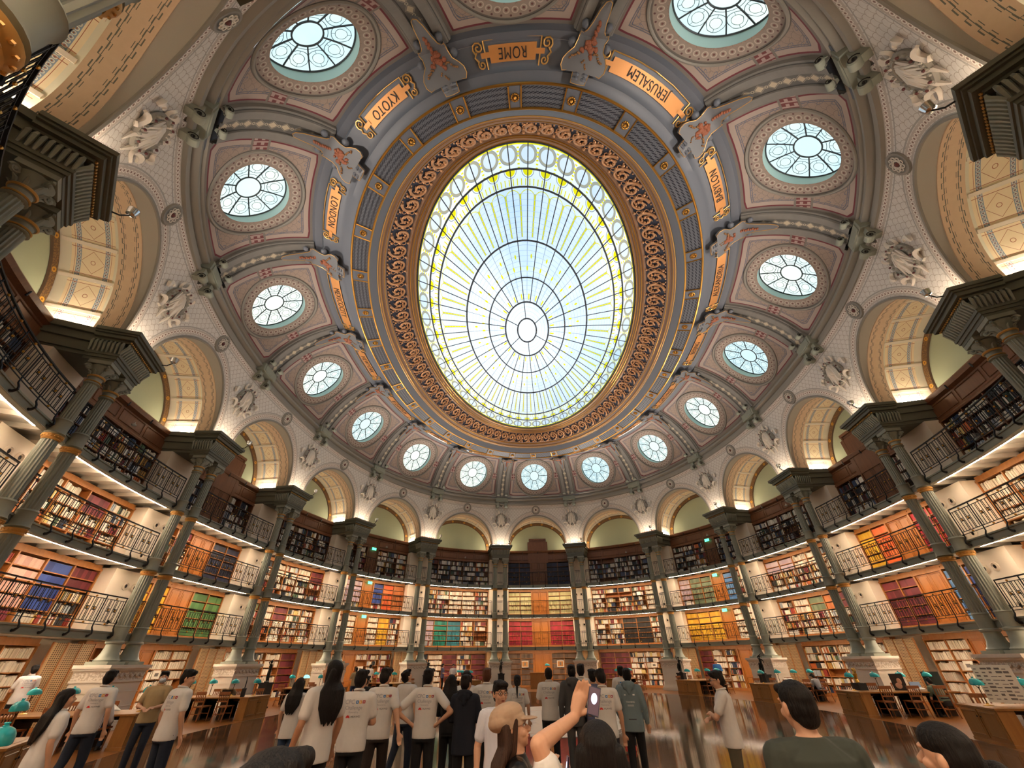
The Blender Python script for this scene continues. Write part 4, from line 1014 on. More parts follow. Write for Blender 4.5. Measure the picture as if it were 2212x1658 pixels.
# column colour schemes: key (bay, level) -> list per column
SCH = {(0, 3): ['navy', 'navy', 'navy', 'navy'], (0, 2): ['olive']*4, (0, 1): ['red']*4, (0, 0): ['brown']*4,
       (-1, 2): ['mix', 'mix', 'white', 'white', 'mix'], (-1, 1): ['lilac', 'teal', 'tealblue', 'mix', 'mix'], (1, 1): ['mix', 'mix', 'black', 'black', 'mix'], (1, 2): ['mix', 'mix', 'mix', 'mix', 'white'],
       (-2, 2): ['lilac', 'lilac', 'blue', 'orange', 'rust'], (-2, 1): ['white', 'white', 'white', 'yellow', 'mix'], (2, 2): ['lilac', 'sagegreen', 'sagegreen', 'sky', 'mix'], (2, 1): ['yellow', 'yellow', 'yellow', 'white', 'white'],
       (-4, 1): ['yellow', 'yellow', 'green', 'green'], (-4, 2): ['mix', 'mix', 'navy', 'navy'], (4, 2): ['yellow', 'orange', 'red', 'scarlet'], (4, 1): ['maroon', 'maroon', 'sky', 'blue'],
       (-5, 1): ['mix', 'mix', 'pink', 'blue', 'maroon'], (3, 1): ['mix', 'white', 'sagegreen', 'rust', 'maroon'], (-3, 2): ['mix', 'white', 'mix', 'white', 'maroon'], (3, 2): ['lilac', 'lilac', 'white', 'white', 'mix']}
BOOKS = []      # (bay, level, col, row, n, centre, corners(8), colour)
NC = {}
def layout(k):
    """list of ('c', x0, x1) columns and ('d', x0, x1) doors between the pilasters"""
    L, R = -HALF+PW+.03, HALF-PW-.03; W_ = R-L
    if k in (0, 4, -4, 8): d = 1.42; c = (W_-d)/4; seq = ['c', 'c', 'd', 'c', 'c']
    elif k in (2, 6): d = .95; c = (W_-d)/5; seq = ['c', 'c', 'c', 'd', 'c', 'c']
    elif k in (-2, -6): d = .95; c = (W_-d)/5; seq = ['c', 'c', 'd', 'c', 'c', 'c']
    else: d = 0; c = W_/5; seq = ['c']*5
    out = []; x = L
    for s_ in seq: w = c if s_ == 'c' else d; out.append((s_, x, x+w)); x += w
    return out
dn = 0
for k in BAYS:
    f = warp(k); bn = bayname(k)
    for li in range(4):
        Y = BK[li]; z0, z1 = ZB[li], ZT[li]; wd = oak if li < 3 else oak_shaded; lay = layout(k); L, R = lay[0][1], lay[-1][2]
        t = thing('bookcase', '%s bookcase %s of the %s' % ('shade-darkened oak' if li == 3 else 'warm oak', {0: 'on the ground floor', 1: 'on the first gallery', 2: 'on the second gallery', 3: 'on the top gallery'}[li], bn), 'bookcase')
        mb = MB(); mb.box(L, R, Y+.34, Y+.38, z0, z1, f=f, seg=8); mb.build('back_panel', wd, t)
        ztop = LV[li]-.2 if li < 3 else z1+.0
        mb = MB(); mb.box(L-.03, R+.03, Y-.03, Y+.38, z1, z1+.07, f=f, seg=8)
        if li < 3: mb.box(L, R, Y, Y+.3, z1+.05, ztop+.02, f=f, seg=8)
        mb.build('cornice', wd, t)
        mb = MB(); mb.box(L, R, Y-.03, Y+.36, z0, z0+.14, f=f, seg=8); mb.build('plinth', wd, t)
        cols = [(a, b) for s_, a, b in lay if s_ == 'c']
        edges = sorted({round(e, 4) for a, b in cols for e in (a, b)})
        for e in edges: mb = MB(); mb.box(e-.025, e+.025, Y-.012, Y+.36, z0+.1, z1, f=f); mb.build('upright', wd, t)
        nr = 6 if li == 0 else 5
        zs = np.linspace(z0+.14, z1-.0, nr+1)
        for r_ in range(1, nr):
            runs = []
            for a, b in cols:
                if runs and abs(runs[-1][-1][1]-a) < .01: runs[-1].append((a, b))
                else: runs.append([(a, b)])
            for run_ in runs: mb = MB(); mb.box(run_[0][0]+.02, run_[-1][1]-.02, Y, Y+.34, zs[r_]-.014, zs[r_]+.014, f=f, seg=len(run_)); mb.build('shelf', wd, t)
        rg = random.Random(k*17+li*5+3)
        sch = SCH.get((k, li)) or [rg.choice((['dark', 'dark', 'dark', 'mix'] if li == 3 else ['mix', 'mix', 'white', 'mix', 'white', 'maroon', 'mix'])) for _ in cols]
        for ci, (a, b) in enumerate(cols):
            for r_ in range(nr):
                zb = zs[r_]+.014; hh = zs[r_+1]-zs[r_]-.03; sc_ = sch[ci]
                if sc_ in ('maroon', 'pink', 'lilac', 'blue') and k not in (-4, 4, 0) and r_ < 1: sc_ = 'mix'
                if k in (3, -5, -3) and li in (1, 2) and r_ < 3 and sc_ not in ('blue', 'pink'): sc_ = 'mix'
                uni = sc_ not in ('mix', 'dark', 'white'); x = a+.035; pal = PAL[sc_]; n = 0; run = 0
                th0 = rg.uniform(.03, .045); bh = hh*rg.uniform(.8, .92)
                if rg.random() < .03 and not uni: continue
                lie = (not uni) and rg.random() < .05
                endx = b-.035-(0 if uni else rg.choice((0, 0, 0, 0, .03, .12, .3)))
                colr = rg.choice(pal)
                while x < endx-.02:
                    if run <= 0: run = 1 if not uni and rg.random() < .6 else rg.randint(2, 7); colr = rg.choice(pal); bh_ = hh*rg.uniform(.68, .95) if not uni else bh; th_ = rg.uniform(.02, .055) if not uni else th0
                    run -= 1; w = min(th_, endx-x); h = bh_; dp = rg.uniform(.0, .05) if not uni else .02
                    BOOKS.append((k, li, ci, r_, n, (x+.001, x+w-.001, Y+.015+dp, Y+.26, zb, zb+h), colr)); x += w; n += 1
                NC[(k, li, ci, r_)] = n
        # doors
        for s_, a, b in lay:
            if s_ != 'd': continue
            dn += 1; zt = z1-.02
            d = thing('door_%d' % dn, None, None, kind='structure'); m_ = door_oak if li < 3 else oak_shaded
            if li == 3 and k in (0, 4, -4): zt = 11.35
            y_ = Y+.04; 
            if li == 3: y_ = Y-.02
            mb = MB(); mb.box(a-.03, a+.06, y_-.05, y_+.1, z0, zt+.1, f=f); mb.box(b-.06, b+.03, y_-.05, y_+.1, z0, zt+.1, f=f); mb.box(a-.06, b+.06, y_-.07, y_+.1, zt, zt+.14, f=f, seg=3)
            if zt > 11: mb.box(a-.05, b+.05, y_+.1, 2.3, 9.3, zt+.1, f=f, seg=2); mb.box(a-.18, b+.18, y_-.04, 2.25, 9.3, 11.2, f=f, seg=2)
            mb.build('door_frame', m_, d)
            nl = 2 if b-a > 1.2 else 1
            for q in range(nl):
                xa, xb = a+.06+(b-a-.12)*q/nl, a+.06+(b-a-.12)*(q+1)/nl
                mb = MB(); mb.box(xa+.004, xb-.004, y_, y_+.04, z0, zt, f=f); H_ = zt-z0
                for p0, p1 in ((.05, .32), (.36, .97)):
                    P = [(xa+.08, z0+H_*p0), (xb-.08, z0+H_*p0), (xb-.08, z0+H_*p1), (xa+.08, z0+H_*p1)]
                    mb.tube(f(np.array([(x, y_-.004, z) for x, z in P])), .02, 4, closed=True); mb.box(xa+.16, xb-.16, y_-.012, y_, z0+H_*p0+.09, z0+H_*p1-.09, f=f)
                mb.build('leaf', m_, d)
                mb = MB(); hx = (xb-.06) if (q == 0 and nl == 2) else xa+.06
                if li < 3: mb.sphere(f(np.array([hx, y_-.05, z0+1.0])), .03, 8, 6); mb.box(hx-.02, hx+.02, y_-.012, y_, z0+.9, z0+1.12, f=f); mb.build('door_handle', gold, d, smooth=True)
    # shade-darkened panelled frieze and cornice between the top bookcase and the tympanum
    t = thing('panelled_frieze', 'shade-darkened oak panelled frieze under the green tympanum of the %s' % bn, 'frieze'); y_ = BK[3]
    mb = MB(); L, R = -HALF+.66, HALF-.66
    V = f(np.array([[(x, y, z) for y, z in ((y_-.03, 9.42), (y_+.02, 9.5), (y_+.04, 10.12), (y_-.1, 10.2), (y_-.14, 10.34), (y_-.1, 10.40), (2.3, 10.46))] for x in np.linspace(L, R, 9)])); mb.grid(V); mb.build('board', oak_shaded, t)
    mb = MB()
    for i in range(4):
        xa, xb = L+(R-L)*(i+.06)/4, L+(R-L)*(i+.94)/4; mb.tube(f(np.array([(xa, y_+.02, 9.58), (xb, y_+.02, 9.58), (xb, y_+.03, 10.04), (xa, y_+.03, 10.04)])), .022, 4, closed=True)
    mb.build('moulding', oak_shaded, t)
    mb = MB()
    for i in range(5): x = L+(R-L)*i/4; mb.tube(f(np.array([(x*.97, y_-.1, 10.12), (x*.97, y_-.12, 10.3)])), .03, 6)
    mb.build('clip', blackm, t)
    # small lamp on the frieze
    if k in (-5, -2, 1, 2, 3, -1): 
        q = thing('ceiling_light', 'small white spotlight fixed to the dark frieze of the %s' % bn, 'light'); mb = MB(); c = f(np.array([.6, y_-.2, 9.62])); mb.sphere(c, (.09, .09, .05), 10, 6); mb.tube([c, c+np.array([0, 0, .12])], .02, 6); mb.build('shade', soffit, q, smooth=True)
    if k in (-2, 2):
        for li, z in ((3, 9.30), (2, 6.80), (1, 4.55)):
            q = thing('exit_sign', 'green glowing exit sign over the %s door of the %s' % (LVN[li], bn), 'sign'); xd = [(a+b)/2 for s_, a, b in layout(k) if s_ == 'd'][0]
            mb = MB(); yy = BK[li]-.16; mb.box(xd-.17, xd+.17, yy-.02, yy+.02, z-.09, z+.09, f=f); mb.build('panel', exitg, q)
            mb = MB(); mb.box(xd-.02, xd+.02, yy-.01, BK[li]+.03, z+.09, z+.12, f=f); mb.build('bracket', blackm, q)

# ------------------------------------------------------------ books
def book_geo(b):
    k, li, ci, r_, n, (x0, x1, y0, y1, z0, z1), col = b
    f = warp(k); c = f(np.array([(x, y, z) for x in (x0, x1) for y in (y0, y1) for z in (z0, z1)]))
    return c
BF = [(0, 4, 5, 1), (1, 5, 7, 3), (0, 1, 3, 2), (4, 6, 7, 5)]
def proj_size(b):
    k, li, ci, r_, n, (x0, x1, y0, y1, z0, z1), col = b
    u = k+(x0+x1)/2/BW; p = PD(np.array(u), np.array(y0)); X, Y, D = project((p[0], p[1], (z0+z1)/2))
    if D < 1 or not (4 < X < 2208 and 4 < Y < 1654): return 1e9
    if li == 0 and (z0+z1)/2 < .75: return 1e8
    if li in (1, 2, 3) and r_ < 1: return 1e8
    return D
order = sorted(range(len(BOOKS)), key=lambda i: proj_size(BOOKS[i])); near = set(order[:300])
CN = {'#e8e0d0': 'ivory', '#d9cfbd': 'buff', '#c9bfae': 'stone-coloured', '#efe9dc': 'off-white', '#9a3b30': 'brick red', '#2f3f5c': 'slate blue', '#3a3a3c': 'charcoal', '#b98f4a': 'ochre', '#556b4f': 'moss green', '#7b2f3a': 'wine red', '#d8c27c': 'straw yellow', '#20242e': 'near-black', '#e0d8c8': 'cream', '#b0b8c0': 'pale grey', '#c46a3a': 'burnt orange', '#f2eee4': 'white'}
def cname(h):
    if h in CN: return CN[h]
    r, g, b = (int(h[i:i+2], 16) for i in (1, 3, 5)); m = max(r, g, b)
    if m-min(r, g, b) < 26: return 'pale' if m > 150 else ('grey' if m > 90 else 'black')
    if m == r: return ('yellow' if g > .72*r else 'orange' if g > .45*r else 'red') if m > 150 else 'dark red' if g < .6*r else 'brown'
    return 'green' if m == g else 'blue'
V = []; F = []; Cc = []; nv = 0
for i, b in enumerate(BOOKS):
    if b[6] is None: continue
    c = book_geo(b); colr = lin(b[6]); 
    if i in near:
        me = bpy.data.meshes.new('book'); o_ = c.mean(0); me.from_pydata((c-o_).tolist(), [], [(0, 4, 5, 1), (2, 3, 7, 6), (0, 2, 6, 4), (1, 5, 7, 3), (0, 1, 3, 2), (4, 6, 7, 5)]); me.materials.append(book_m)
        at = me.color_attributes.new('Col', 'FLOAT_COLOR', 'CORNER'); at.data.foreach_set('color', np.tile([*colr, 1], len(me.loops)).astype(np.float32))
        ob = bpy.data.objects.new('book', me); COL.objects.link(ob); ob.location = o_; ob['org'] = tuple(o_)
        nrw = 6 if b[1] == 0 else 5
        tag(ob, '%s book, %s from left, %s shelf up, %s column, %s, %s bay' % (cname(b[6]), ordn(b[4]), ordn(b[3]), ordn(b[2]), LVN[b[1]], cityn(b[0])), 'book', 'books on the %s shelves of the %s' % (LVN[b[1]], bayname(b[0])))
    else:
        V.append(c); F += [tuple(q+nv for q in ff) for ff in BF]; nv += 8; Cc.append(colr)
me = bpy.data.meshes.new('book'); me.from_pydata(np.concatenate(V).tolist(), [], F); me.materials.append(book_m)
at = me.color_attributes.new('Col', 'FLOAT_COLOR', 'CORNER'); cc = np.repeat(np.c_[np.array(Cc), np.ones(len(Cc))], 16, axis=0).astype(np.float32); at.data.foreach_set('color', cc.ravel())
ob = bpy.data.objects.new('book', me); COL.objects.link(ob); tag(ob, 'rows of small coloured books filling all the farther shelves round the hall', 'books', None, 'stuff')
# ------------------------------------------------------------ desks, chairs, lamps
teal = mat('teal_enamel', rough=.18, fn=lambda nb: nb.mix(nb.noise(None, 4.0, 2), lin('#1f9aa0'), lin('#37b5b5')))
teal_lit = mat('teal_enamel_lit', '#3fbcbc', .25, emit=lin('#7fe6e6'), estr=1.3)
stemm = mat('lamp_bronze', '#4a3620', .35, .7)
brass = mat('brass', '#b9903f', .3, .85)
DI = -3.68; DL = 3.35; DZ = .70
def make_chair(M, label, grp):
    t = thing('reading_chair', label, 'chair', group=grp); orient(t, M)
    return t
def chair_parts():
    P = []
    mb = MB(); mb.add([(-.2, -.2, .42), (.2, -.2, .42), (.23, .22, .43), (-.23, .22, .43), (-.2, -.2, .455), (.2, -.2, .455), (.23, .22, .465), (-.23, .22, .465)], [(3, 2, 1, 0), (4, 5, 6, 7), (0, 1, 5, 4), (1, 2, 6, 5), (2, 3, 7, 6), (3, 0, 4, 7)]); P.append(('seat', mb))
    for sx in (-1, 1):
        mb = MB(); mb.tube([(sx*.185, -.30, 0), (sx*.185, -.21, .44), (sx*.185, -.245, .88)], [.02, .024, .018], 4); P.append(('leg', mb))
        mb = MB(); mb.tube([(sx*.2, .2, 0), (sx*.2, .195, .42)], [.017, .024], 4); P.append(('leg', mb))
    mb = MB(); mb.box(-.2, .2, -.262, -.228, .80, .89); P.append(('top_rail', mb))
    mb = MB(); mb.box(-.19, .19, -.24, -.215, .58, .62); P.append(('lower_rail', mb))
    for i in range(4): x = -.10+i*.067; mb = MB(); mb.box(x-.011, x+.011, -.245, -.225, .61, .81); P.append(('slat', mb))
    mb = MB(); mb.box(-.19, .19, -.235, -.215, .22, .245); mb.box(-.012, .012, -.22, .2, .22, .24); mb.box(-.2, .2, .185, .205, .22, .245); P.append(('stretcher', mb))
    return P
CH0 = None
def chair(M, label, grp):
    global CH0
    t = thing('reading_chair', label, 'chair', group=grp); t.matrix_world = M
    if CH0 is None:
        for n_, mb in chair_parts(): t['org'] = (0, 0, 0); mb.build(n_, chair_oak, t)
        CH0 = t
    else:
        for c in CH0.children: q = c.copy(); COL.objects.link(q); q.parent = t
    return t
LP0 = {}
def lamp(M, label, grp, lit=False):
    t = thing('desk_lamp', label, 'lamp', group=grp); t.matrix_world = M; t['org'] = (0, 0, 0)
    if lit not in LP0:
        mb = MB(); mb.lathe([(.10, 0), (.10, .012), (.07, .025), (.03, .035), (.025, .06)], seg=16); mb.build('base', brass, t, smooth=True)
        mb = MB(); mb.tube([(0, 0, .05), (0, 0, .36)], .011, 8); mb.sphere((0, 0, .36), .018, 8, 6)
        for s in (-1, 1): mb.tube([(0, 0, .33), (s*.075, 0, .41), (s*.12, 0, .44)], .007, 6)
        mb.build('stem', stemm, t, smooth=True)
        mb = MB(); V = []      # helmet-shaped enamel shade
        for ph in np.linspace(0, PI/2, 9):
            row = []
            for a in np.linspace(0, 2*PI, 24, endpoint=False):
                r = math.cos(ph)**.8; x = .205*r*math.cos(a)*(1.15 if math.cos(a) > 0 else .85); y = .115*r*math.sin(a); z = .43+.12*math.sin(ph)-(.012 if ph == 0 else 0); row.append((x-.03*math.sin(ph), y, z))
            V.append(row)
        mb.grid(np.array(V), cv=True); mb.grid(np.array(V)*np.array([.94, .94, 1])-np.array([0, 0, .008]), cv=True)
        mb.build('shade', teal_lit if lit else teal, t, smooth=2)
        mb = MB(); mb.lathe([(.022, .54), (.026, .552), (.016, .562), (.026, .572), (.020, .58)], (-.03, 0, 0), 12); mb.build('finial', teal, t, smooth=True)
        LP0[lit] = t
    else:
        for c in LP0[lit].children: q = c.copy(); COL.objects.link(q); q.parent = t
    return t
def ladd(M, x, y, z=0, rz=0): return M @ Matrix.Translation((x, y, z)) @ Matrix.Rotation(rz, 4, 'Z')
DESKM = {}
for k in [b for b in BAYS if b not in (0, 7)]:
    M = frame(float(k)); DESKM[k] = M; bn = bayname(k)
    t = thing('reading_desk', 'long oak reading desk with panelled end in front of the %s' % bn, 'desk'); orient(t, M)
    mb = MB(); mb.box(-.76, .76, DI-.03, DI+DL+.03, DZ-.035, DZ); mb.box(-.72, .72, DI+.06, DI+DL-.06, DZ, DZ+.004); mb.build('desktop', desk_oak, t)
    mb = MB(); mb.box(-.72, .72, DI, DI+.34, .03, DZ-.035); mb.box(-.74, .74, DI-.015, DI+.35, 0, .06); mb.build('end_cabinet', desk_oak, t)
    for sx in (-1, 1):
        mb = MB(); x0, x1 = (sx*.36-.33, sx*.36+.33); mb.box(x0, x1, DI-.018, DI, .1, DZ-.06)
        mb.tube([(x0+.05, DI-.02, .15), (x1-.05, DI-.02, .15), (x1-.05, DI-.02, DZ-.11), (x0+.05, DI-.02, DZ-.11)], .012, 4, closed=True); d = mb.build('cabinet_door', desk_oak, t)
        mb = MB(); mb.sphere((sx*.07, DI-.03, .5), .018, 6, 4); mb.build('knob', blackm, d, smooth=True)
    for yy in (DI+1.18, DI+2.1, DI+DL-.25):
        mb = MB(); mb.box(-.34, .34, yy-.14, yy+.14, 0, DZ-.035)
        for i in range(5): mb.box(-.345, .345, yy-.13+i*.06-.01, yy-.13+i*.06+.01, .05, DZ-.06)
        mb.build('support', desk_dark, t)
    mb = MB(); mb.box(-.02, .02, DI+.34, DI+DL-.3, DZ-.16, DZ-.035); mb.build('modesty_rail', desk_dark, t)
    for i in range(4):
        if k == -7 and i > 1: continue
        lamp(ladd(M, 0, DI+.28+.93*i, DZ, 0), 'teal enamel desk lamp, %s from the hall centre on the %s desk' % (ORD[i], bn), 'teal desk lamps', lit=(k == -3 and i == 2))
    for sx in (-1, 1):
        for i in range(3):
            side = 'left' if sx < 0 else 'right'
            jit = random.uniform(-.12, .12)
            chair(ladd(M, sx*(.80+random.uniform(0, .14)), DI+.74+.93*i+jit*.4, 0, sx*PI/2+jit), 'slat-backed oak chair, %s from the hall centre, %s side of the %s desk' % (ORD[i], side, bn), 'slat-backed chairs along the desks')
# small lectern with its own lamp before the central door
M0 = frame(0.0)
t = thing('issue_counter', 'small oak counter with a lamp before the central far door', 'counter'); orient(t, M0)
mb = MB(); mb.box(-1.0, .55, -.3, .35, 0, .98); mb.box(-1.06, .61, -.36, .4, .98, 1.02); mb.build('body', desk_oak, t)
for x in (-.78, -.22, .33):
    mb = MB(); mb.box(x-.23, x+.23, -.32, -.3, .12, .88); mb.build('front_panel', desk_oak, t)
lamp(ladd(M0, .35, -.1, 1.02, 0), 'teal enamel lamp on the counter before the central far door', 'teal desk lamps')

# oval painted panel let into the floor
TT = np.linspace(0, 2*PI, 65)[:-1]
mb = MB(); V = np.array([[(.35+2.65*r*math.cos(a), -.2+4.7*r*math.sin(a), .006) for r in (0.001, .5, 1)] for a in TT]); mb.grid(V, cu=True)
t = mb.build('floor_panel', mapm); tag(t, 'pale oval patterned panel lying in the middle of the dark floor', 'floor panel')

# statues on black pedestals
def statue(u, x, y, label, h=.95, ph=1.0, m=bronze, arm=1):
    M = frame(u); M = ladd(M, x, y); 
    p = thing('statue_stand', 'black square stand %s' % label, 'stand'); orient(p, M); mb = MB()
    for w, z0, z1 in ((.26, 0, .06), (.22, .06, ph-.06), (.25, ph-.06, ph)): mb.box(-w, w, -w, w, z0, z1)
    mb.build('pillar', black, p)
    t = thing('statue', 'dark bronze standing figure on the black stand %s' % label, 'statue'); orient(t, ladd(M, 0, 0, ph)); mb = MB()
    mb.lathe([(.12, 0), (.12, .04), (.09, .06)], seg=14); s = h
    mb.tube([(-.04, 0, .05), (-.05, .02, .25*s), (-.03, 0, .48*s)], [.03, .04, .055], 8); mb.tube([(.05, -.04, .05), (.05, 0, .25*s), (.03, 0, .48*s)], [.03, .04, .055], 8)
    mb.tube([(0, 0, .44*s), (0, 0, .56*s), (0, .01, .68*s), (0, 0, .78*s)], [.075, .06, .08, .05], 10); mb.sphere((0, .01, .88*s), (.05, .055, .065), 10, 8); mb.tube([(0, 0, .76*s), (0, 0, .84*s)], .025, 6)
    mb.tube([(-.08, 0, .75*s), (-.17, .02, .85*s), (-.14*arm, .03, 1.0*s)], [.03, .024, .018], 6); mb.tube([(.08, 0, .75*s), (.16, .04, .64*s), (.1, .12, .56*s)], [.03, .024, .018], 6)
    mb.tube([(-.09, -.04, .55*s), (-.12, -.06, .3*s), (-.09, -.05, .08)], [.04, .06, .04], 6); mb.build('figure', m, t, smooth=True)
statue(-.5, 0, -1.1, 'before the pedestal between Athens and Paris')
statue(1.5, .9, -1.2, 'before the pedestal between Thebes and Florence')
statue(-1.5, .5, -1.2, 'before the pedestal between Vienna and Athens')
statue(2.5, .7, -1.2, 'before the pedestal between Florence and Carthage', arm=-1)
statue(-3.5, .9, -1.1, 'before the pedestal between New York and Byzantium', arm=-1)

# gilt figure on a black box on the Beijing desk, book stands, open books, posters
def put(k, x, yy, name, label, cat, parts, rz=0, z=DZ+.004):
    t = thing(name, label, cat); orient(t, ladd(DESKM[k], x, DI+yy, z, rz))
    for n_, mb, m_ in parts: mb.build(n_, m_, t)
    return t
mb = MB(); mb.box(-.22, .22, -.15, .15, 0, .22)
mb2 = MB(); mb2.tube([(0, 0, .22), (-.03, 0, .34), (.03, 0, .5), (0, 0, .58)], [.07, .06, .07, .03], 8); mb2.sphere((0, 0, .63), (.045, .05, .055), 8, 6); mb2.tube([(.05, 0, .5), (.14, 0, .6), (.1, 0, .7)], [.03, .02, .015], 6); mb2.tube([(-.05, 0, .5), (-.14, 0, .42), (-.1, 0, .3)], [.03, .02, .02], 6)
put(4, -.3, .7, 'gilt_statuette', 'gilt figurine on a black box on the Beijing bay desk', 'statuette', [('box', mb, black), ('figure', mb2, giltfig)])
def openbook(w=.24, d=.34, tilt=.35):
    mb = MB()
    for sx in (-1, 1):
        xs = np.linspace(0, w, 6); V = np.array([[(sx*x, y, .04+.02*math.sin(x/w*PI)+(y+d/2)*tilt) for y in (-d/2, d/2)] for x in xs]); mb.grid(V); mb.grid(V-np.array([0, 0, .025]))
    mp = MB()
    for sx in (-1, 1): mp.box(sx*w/2-.06, sx*w/2+.06, -.08, .08, .075+.12*tilt*.4, .077+.12*tilt*.4+.04)
    return mb, mp
mb, mp = openbook(.27, .36, .5); ms = MB(); ms.box(-.26, .26, -.15, .18, 0, .035); ms.add([(-.2, .12, .03), (.2, .12, .03), (.2, .16, .2), (-.2, .16, .2)], [(0, 1, 2, 3)])
put(-4, .28, 1.55, 'open_book', 'large open picture book on a stand on the New York bay desk', 'book', [('pages', mb, paper), ('stand', ms, black)], rz=PI*.6)
mb, mp = openbook(.25, .33, .4); put(-5, -.2, 1.0, 'open_book', 'open book lying under the lamp of the Mexico City bay desk', 'book', [('pages', mb, paper)], rz=-.4)
mb, mp = openbook(.25, .33, .4); put(3, -.1, 1.9, 'open_book', 'open book on the Carthage bay desk before the seated man in grey', 'book', [('pages', mb, paper)], rz=PI/2)
mb = MB(); mb.box(-.2, .2, -.012, .012, 0, .5); mi = MB(); mi.box(-.17, .17, -.02, -.012, .03, .47); mg = MB(); mg.sphere((.03, -.02, .27), (.07, .012, .1), 8, 6); mg.sphere((-.03, -.02, .14), (.1, .01, .09), 8, 6)
t = put(4, .1, 1.9, 'framed_portrait', 'dark framed portrait leaning on the Beijing bay desk', 'picture', [('frame', mb, black), ('canvas', mi, desk_dark), ('sitter', mg, mat('portrait_skin', '#b98a70', .6))], rz=1.1)
mb = MB(); mb.box(-.36, .36, -.006, .006, .06, .82); mi = MB()
rg = random.Random(4)
for i in range(9):
    for j in range(5): mi.box(-.33+j*.13, -.33+j*.13+rg.uniform(.05, .12), -.010, -.007, .12+i*.075, .12+i*.075+rg.uniform(.012, .045))
put(5, .05, .72, 'newspaper_sheet', 'large newspaper facsimile standing on the Alexandria bay desk', 'newspaper', [('sheet', mb, paper), ('print', mi, gravure)], rz=.9)
mb = MB(); mb.box(-.25, .25, -.012, .012, 0, .55); put(4, .1, 3.15, 'dark_board', 'dark green display board at the wall end of the Beijing bay desk', 'board', [('panel', mb, mat('board_green', '#2c3835', .6))], rz=.9)
mb = MB(); mb.box(-.18, .18, -.07, .07, 0, .26); mh = MB(); mh.tube([(-.12, 0, .25), (-.1, 0, .45), (.02, .02, .62), (.1, 0, .45), (.12, 0, .25)], .012, 6)
put(-4, -.45, .45, 'handbag', 'black handbag with a long strap on the New York bay desk', 'bag', [('body', mb, black), ('strap', mh, black)], rz=.5)
mb, mp = openbook(.2, .28, .2); mc = MB(); mc.box(-.18, .18, .1, .12, .02, .26); put(4, .35, 2.35, 'laptop', 'open laptop before the reader in green at the Beijing bay desk', 'laptop', [('screen', mc, mat('laptop_screen', '#8fa6c8', .3)), ('keyboard', mb, soffit)], rz=PI/2)
# framed plates displayed on the shelves beside the central door
for sx, s_ in ((-1, 'left'), (1, 'right')):
    f = warp(0); x = sx*1.35; mb = MB(); mb.box(x-.26, x+.26, 2.06, 2.11, 1.32, 1.78, f=f); mi = MB(); mi.box(x-.2, x+.2, 2.05, 2.06, 1.38, 1.72, f=f); mg = MB(); mg.box(x-.06, x+.06, 2.044, 2.05, 1.45, 1.66, f=f)
    t = thing('framed_plate', 'cream framed plate on the ground shelves %s of the central far door' % s_, 'picture'); mb.build('frame', paper, t); mi.build('mount', plate_gold, t); mg.build('drawing', gravure, t)
for k, ci, li in ((-4, 2, 0), (-3, 1, 0), (3, 2, 0), (4, 1, 0), (-2, 2, 0), (1, 3, 0)):
    f = warp(k); a, b = [(a, b) for s_, a, b in layout(k) if s_ == 'c'][ci]; x = (a+b)/2; mb = MB(); mb.add(f(np.array([(x-.2, 2.10, 1.25), (x+.2, 2.10, 1.25), (x+.22, 2.14, 1.56), (x-.18, 2.14, 1.56), (x-.2, 2.13, 1.25), (x+.2, 2.13, 1.25), (x+.22, 2.17, 1.56), (x-.18, 2.17, 1.56)])), [(0, 1, 2, 3), (4, 7, 6, 5), (0, 4, 5, 1), (1, 5, 6, 2), (2, 6, 7, 3), (3, 7, 4, 0)])
    mi = MB(); mi.box(x-.08, x+.1, 2.105, 2.11, 1.34, 1.46, f=f); t = thing('displayed_book', 'pale book displayed face out on the ground floor shelves of the %s' % bayname(k), 'book'); mb.build('cover', paper, t); mi.build('plate', gravure, t)
# ------------------------------------------------------------ people
def skinmat(n, c): return mat(n, c, .5)
SK = {'a': skinmat('skin_light', '#c99a7c'), 'b': skinmat('skin_tan', '#b07f5f'), 'c': skinmat('skin_deep', '#8f6248')}
def cloth(n, c, r=.85): return mat(n, rough=r, fn=lambda nb, c=c: nb.mix(nb.noise(None, 9.0, 4), tuple(v*.88 for v in lin(c)), lin(c)))
CL = {'white': cloth('cotton_white', '#dcd9d6'), 'whiteblue': cloth('cotton_cool_white', '#dde0ee'), 'black': cloth('cloth_black', '#131315'), 'navy': cloth('cloth_navy', '#121826'), 'jeans': cloth('denim', '#2b3f5c'), 'jeansd': cloth('denim_dark', '#1b2536'),
      'tan': cloth('cotton_tan', '#b09a72'), 'grey': cloth('jersey_grey', '#4a4a4c'), 'teal': cloth('jacket_grey_teal', '#74868d'), 'olive': cloth('twill_olive', '#5a5240'), 'green': cloth('wool_green', '#3a4038'), 'sage': cloth('cotton_sage', '#5f6c58'),
      'lgrey': cloth('cotton_grey', '#8f8f92'), 'blue': cloth('cotton_blue', '#2f6fb0'), 'slate': cloth('cotton_slate', '#5a6080'), 'brown': cloth('cloth_brown', '#2a1f18'), 'leather': mat('leather_black', '#0e0d0d', .35), 'cap': cloth('cap_beige', '#b39880')}
def hairmat(n, c1, c2):
    def fn(nb):
        v = nb.noise(nb.xyz(*[q*w for q, w in zip(nb.obj(), (60.0, 60.0, 5.0))]), 2.0, 4); bp = nb.n('ShaderNodeBump'); bp.inputs['Strength'].default_value = .9; bp.inputs['Distance'].default_value = .01; nb.put(v, bp.inputs['Height'])
        return {'Base Color': nb.mix(v, lin(c1), lin(c2)), 'Normal': S(nb, bp.outputs[0])}
    return mat(n, rough=.55, fn=fn, spec=.25)
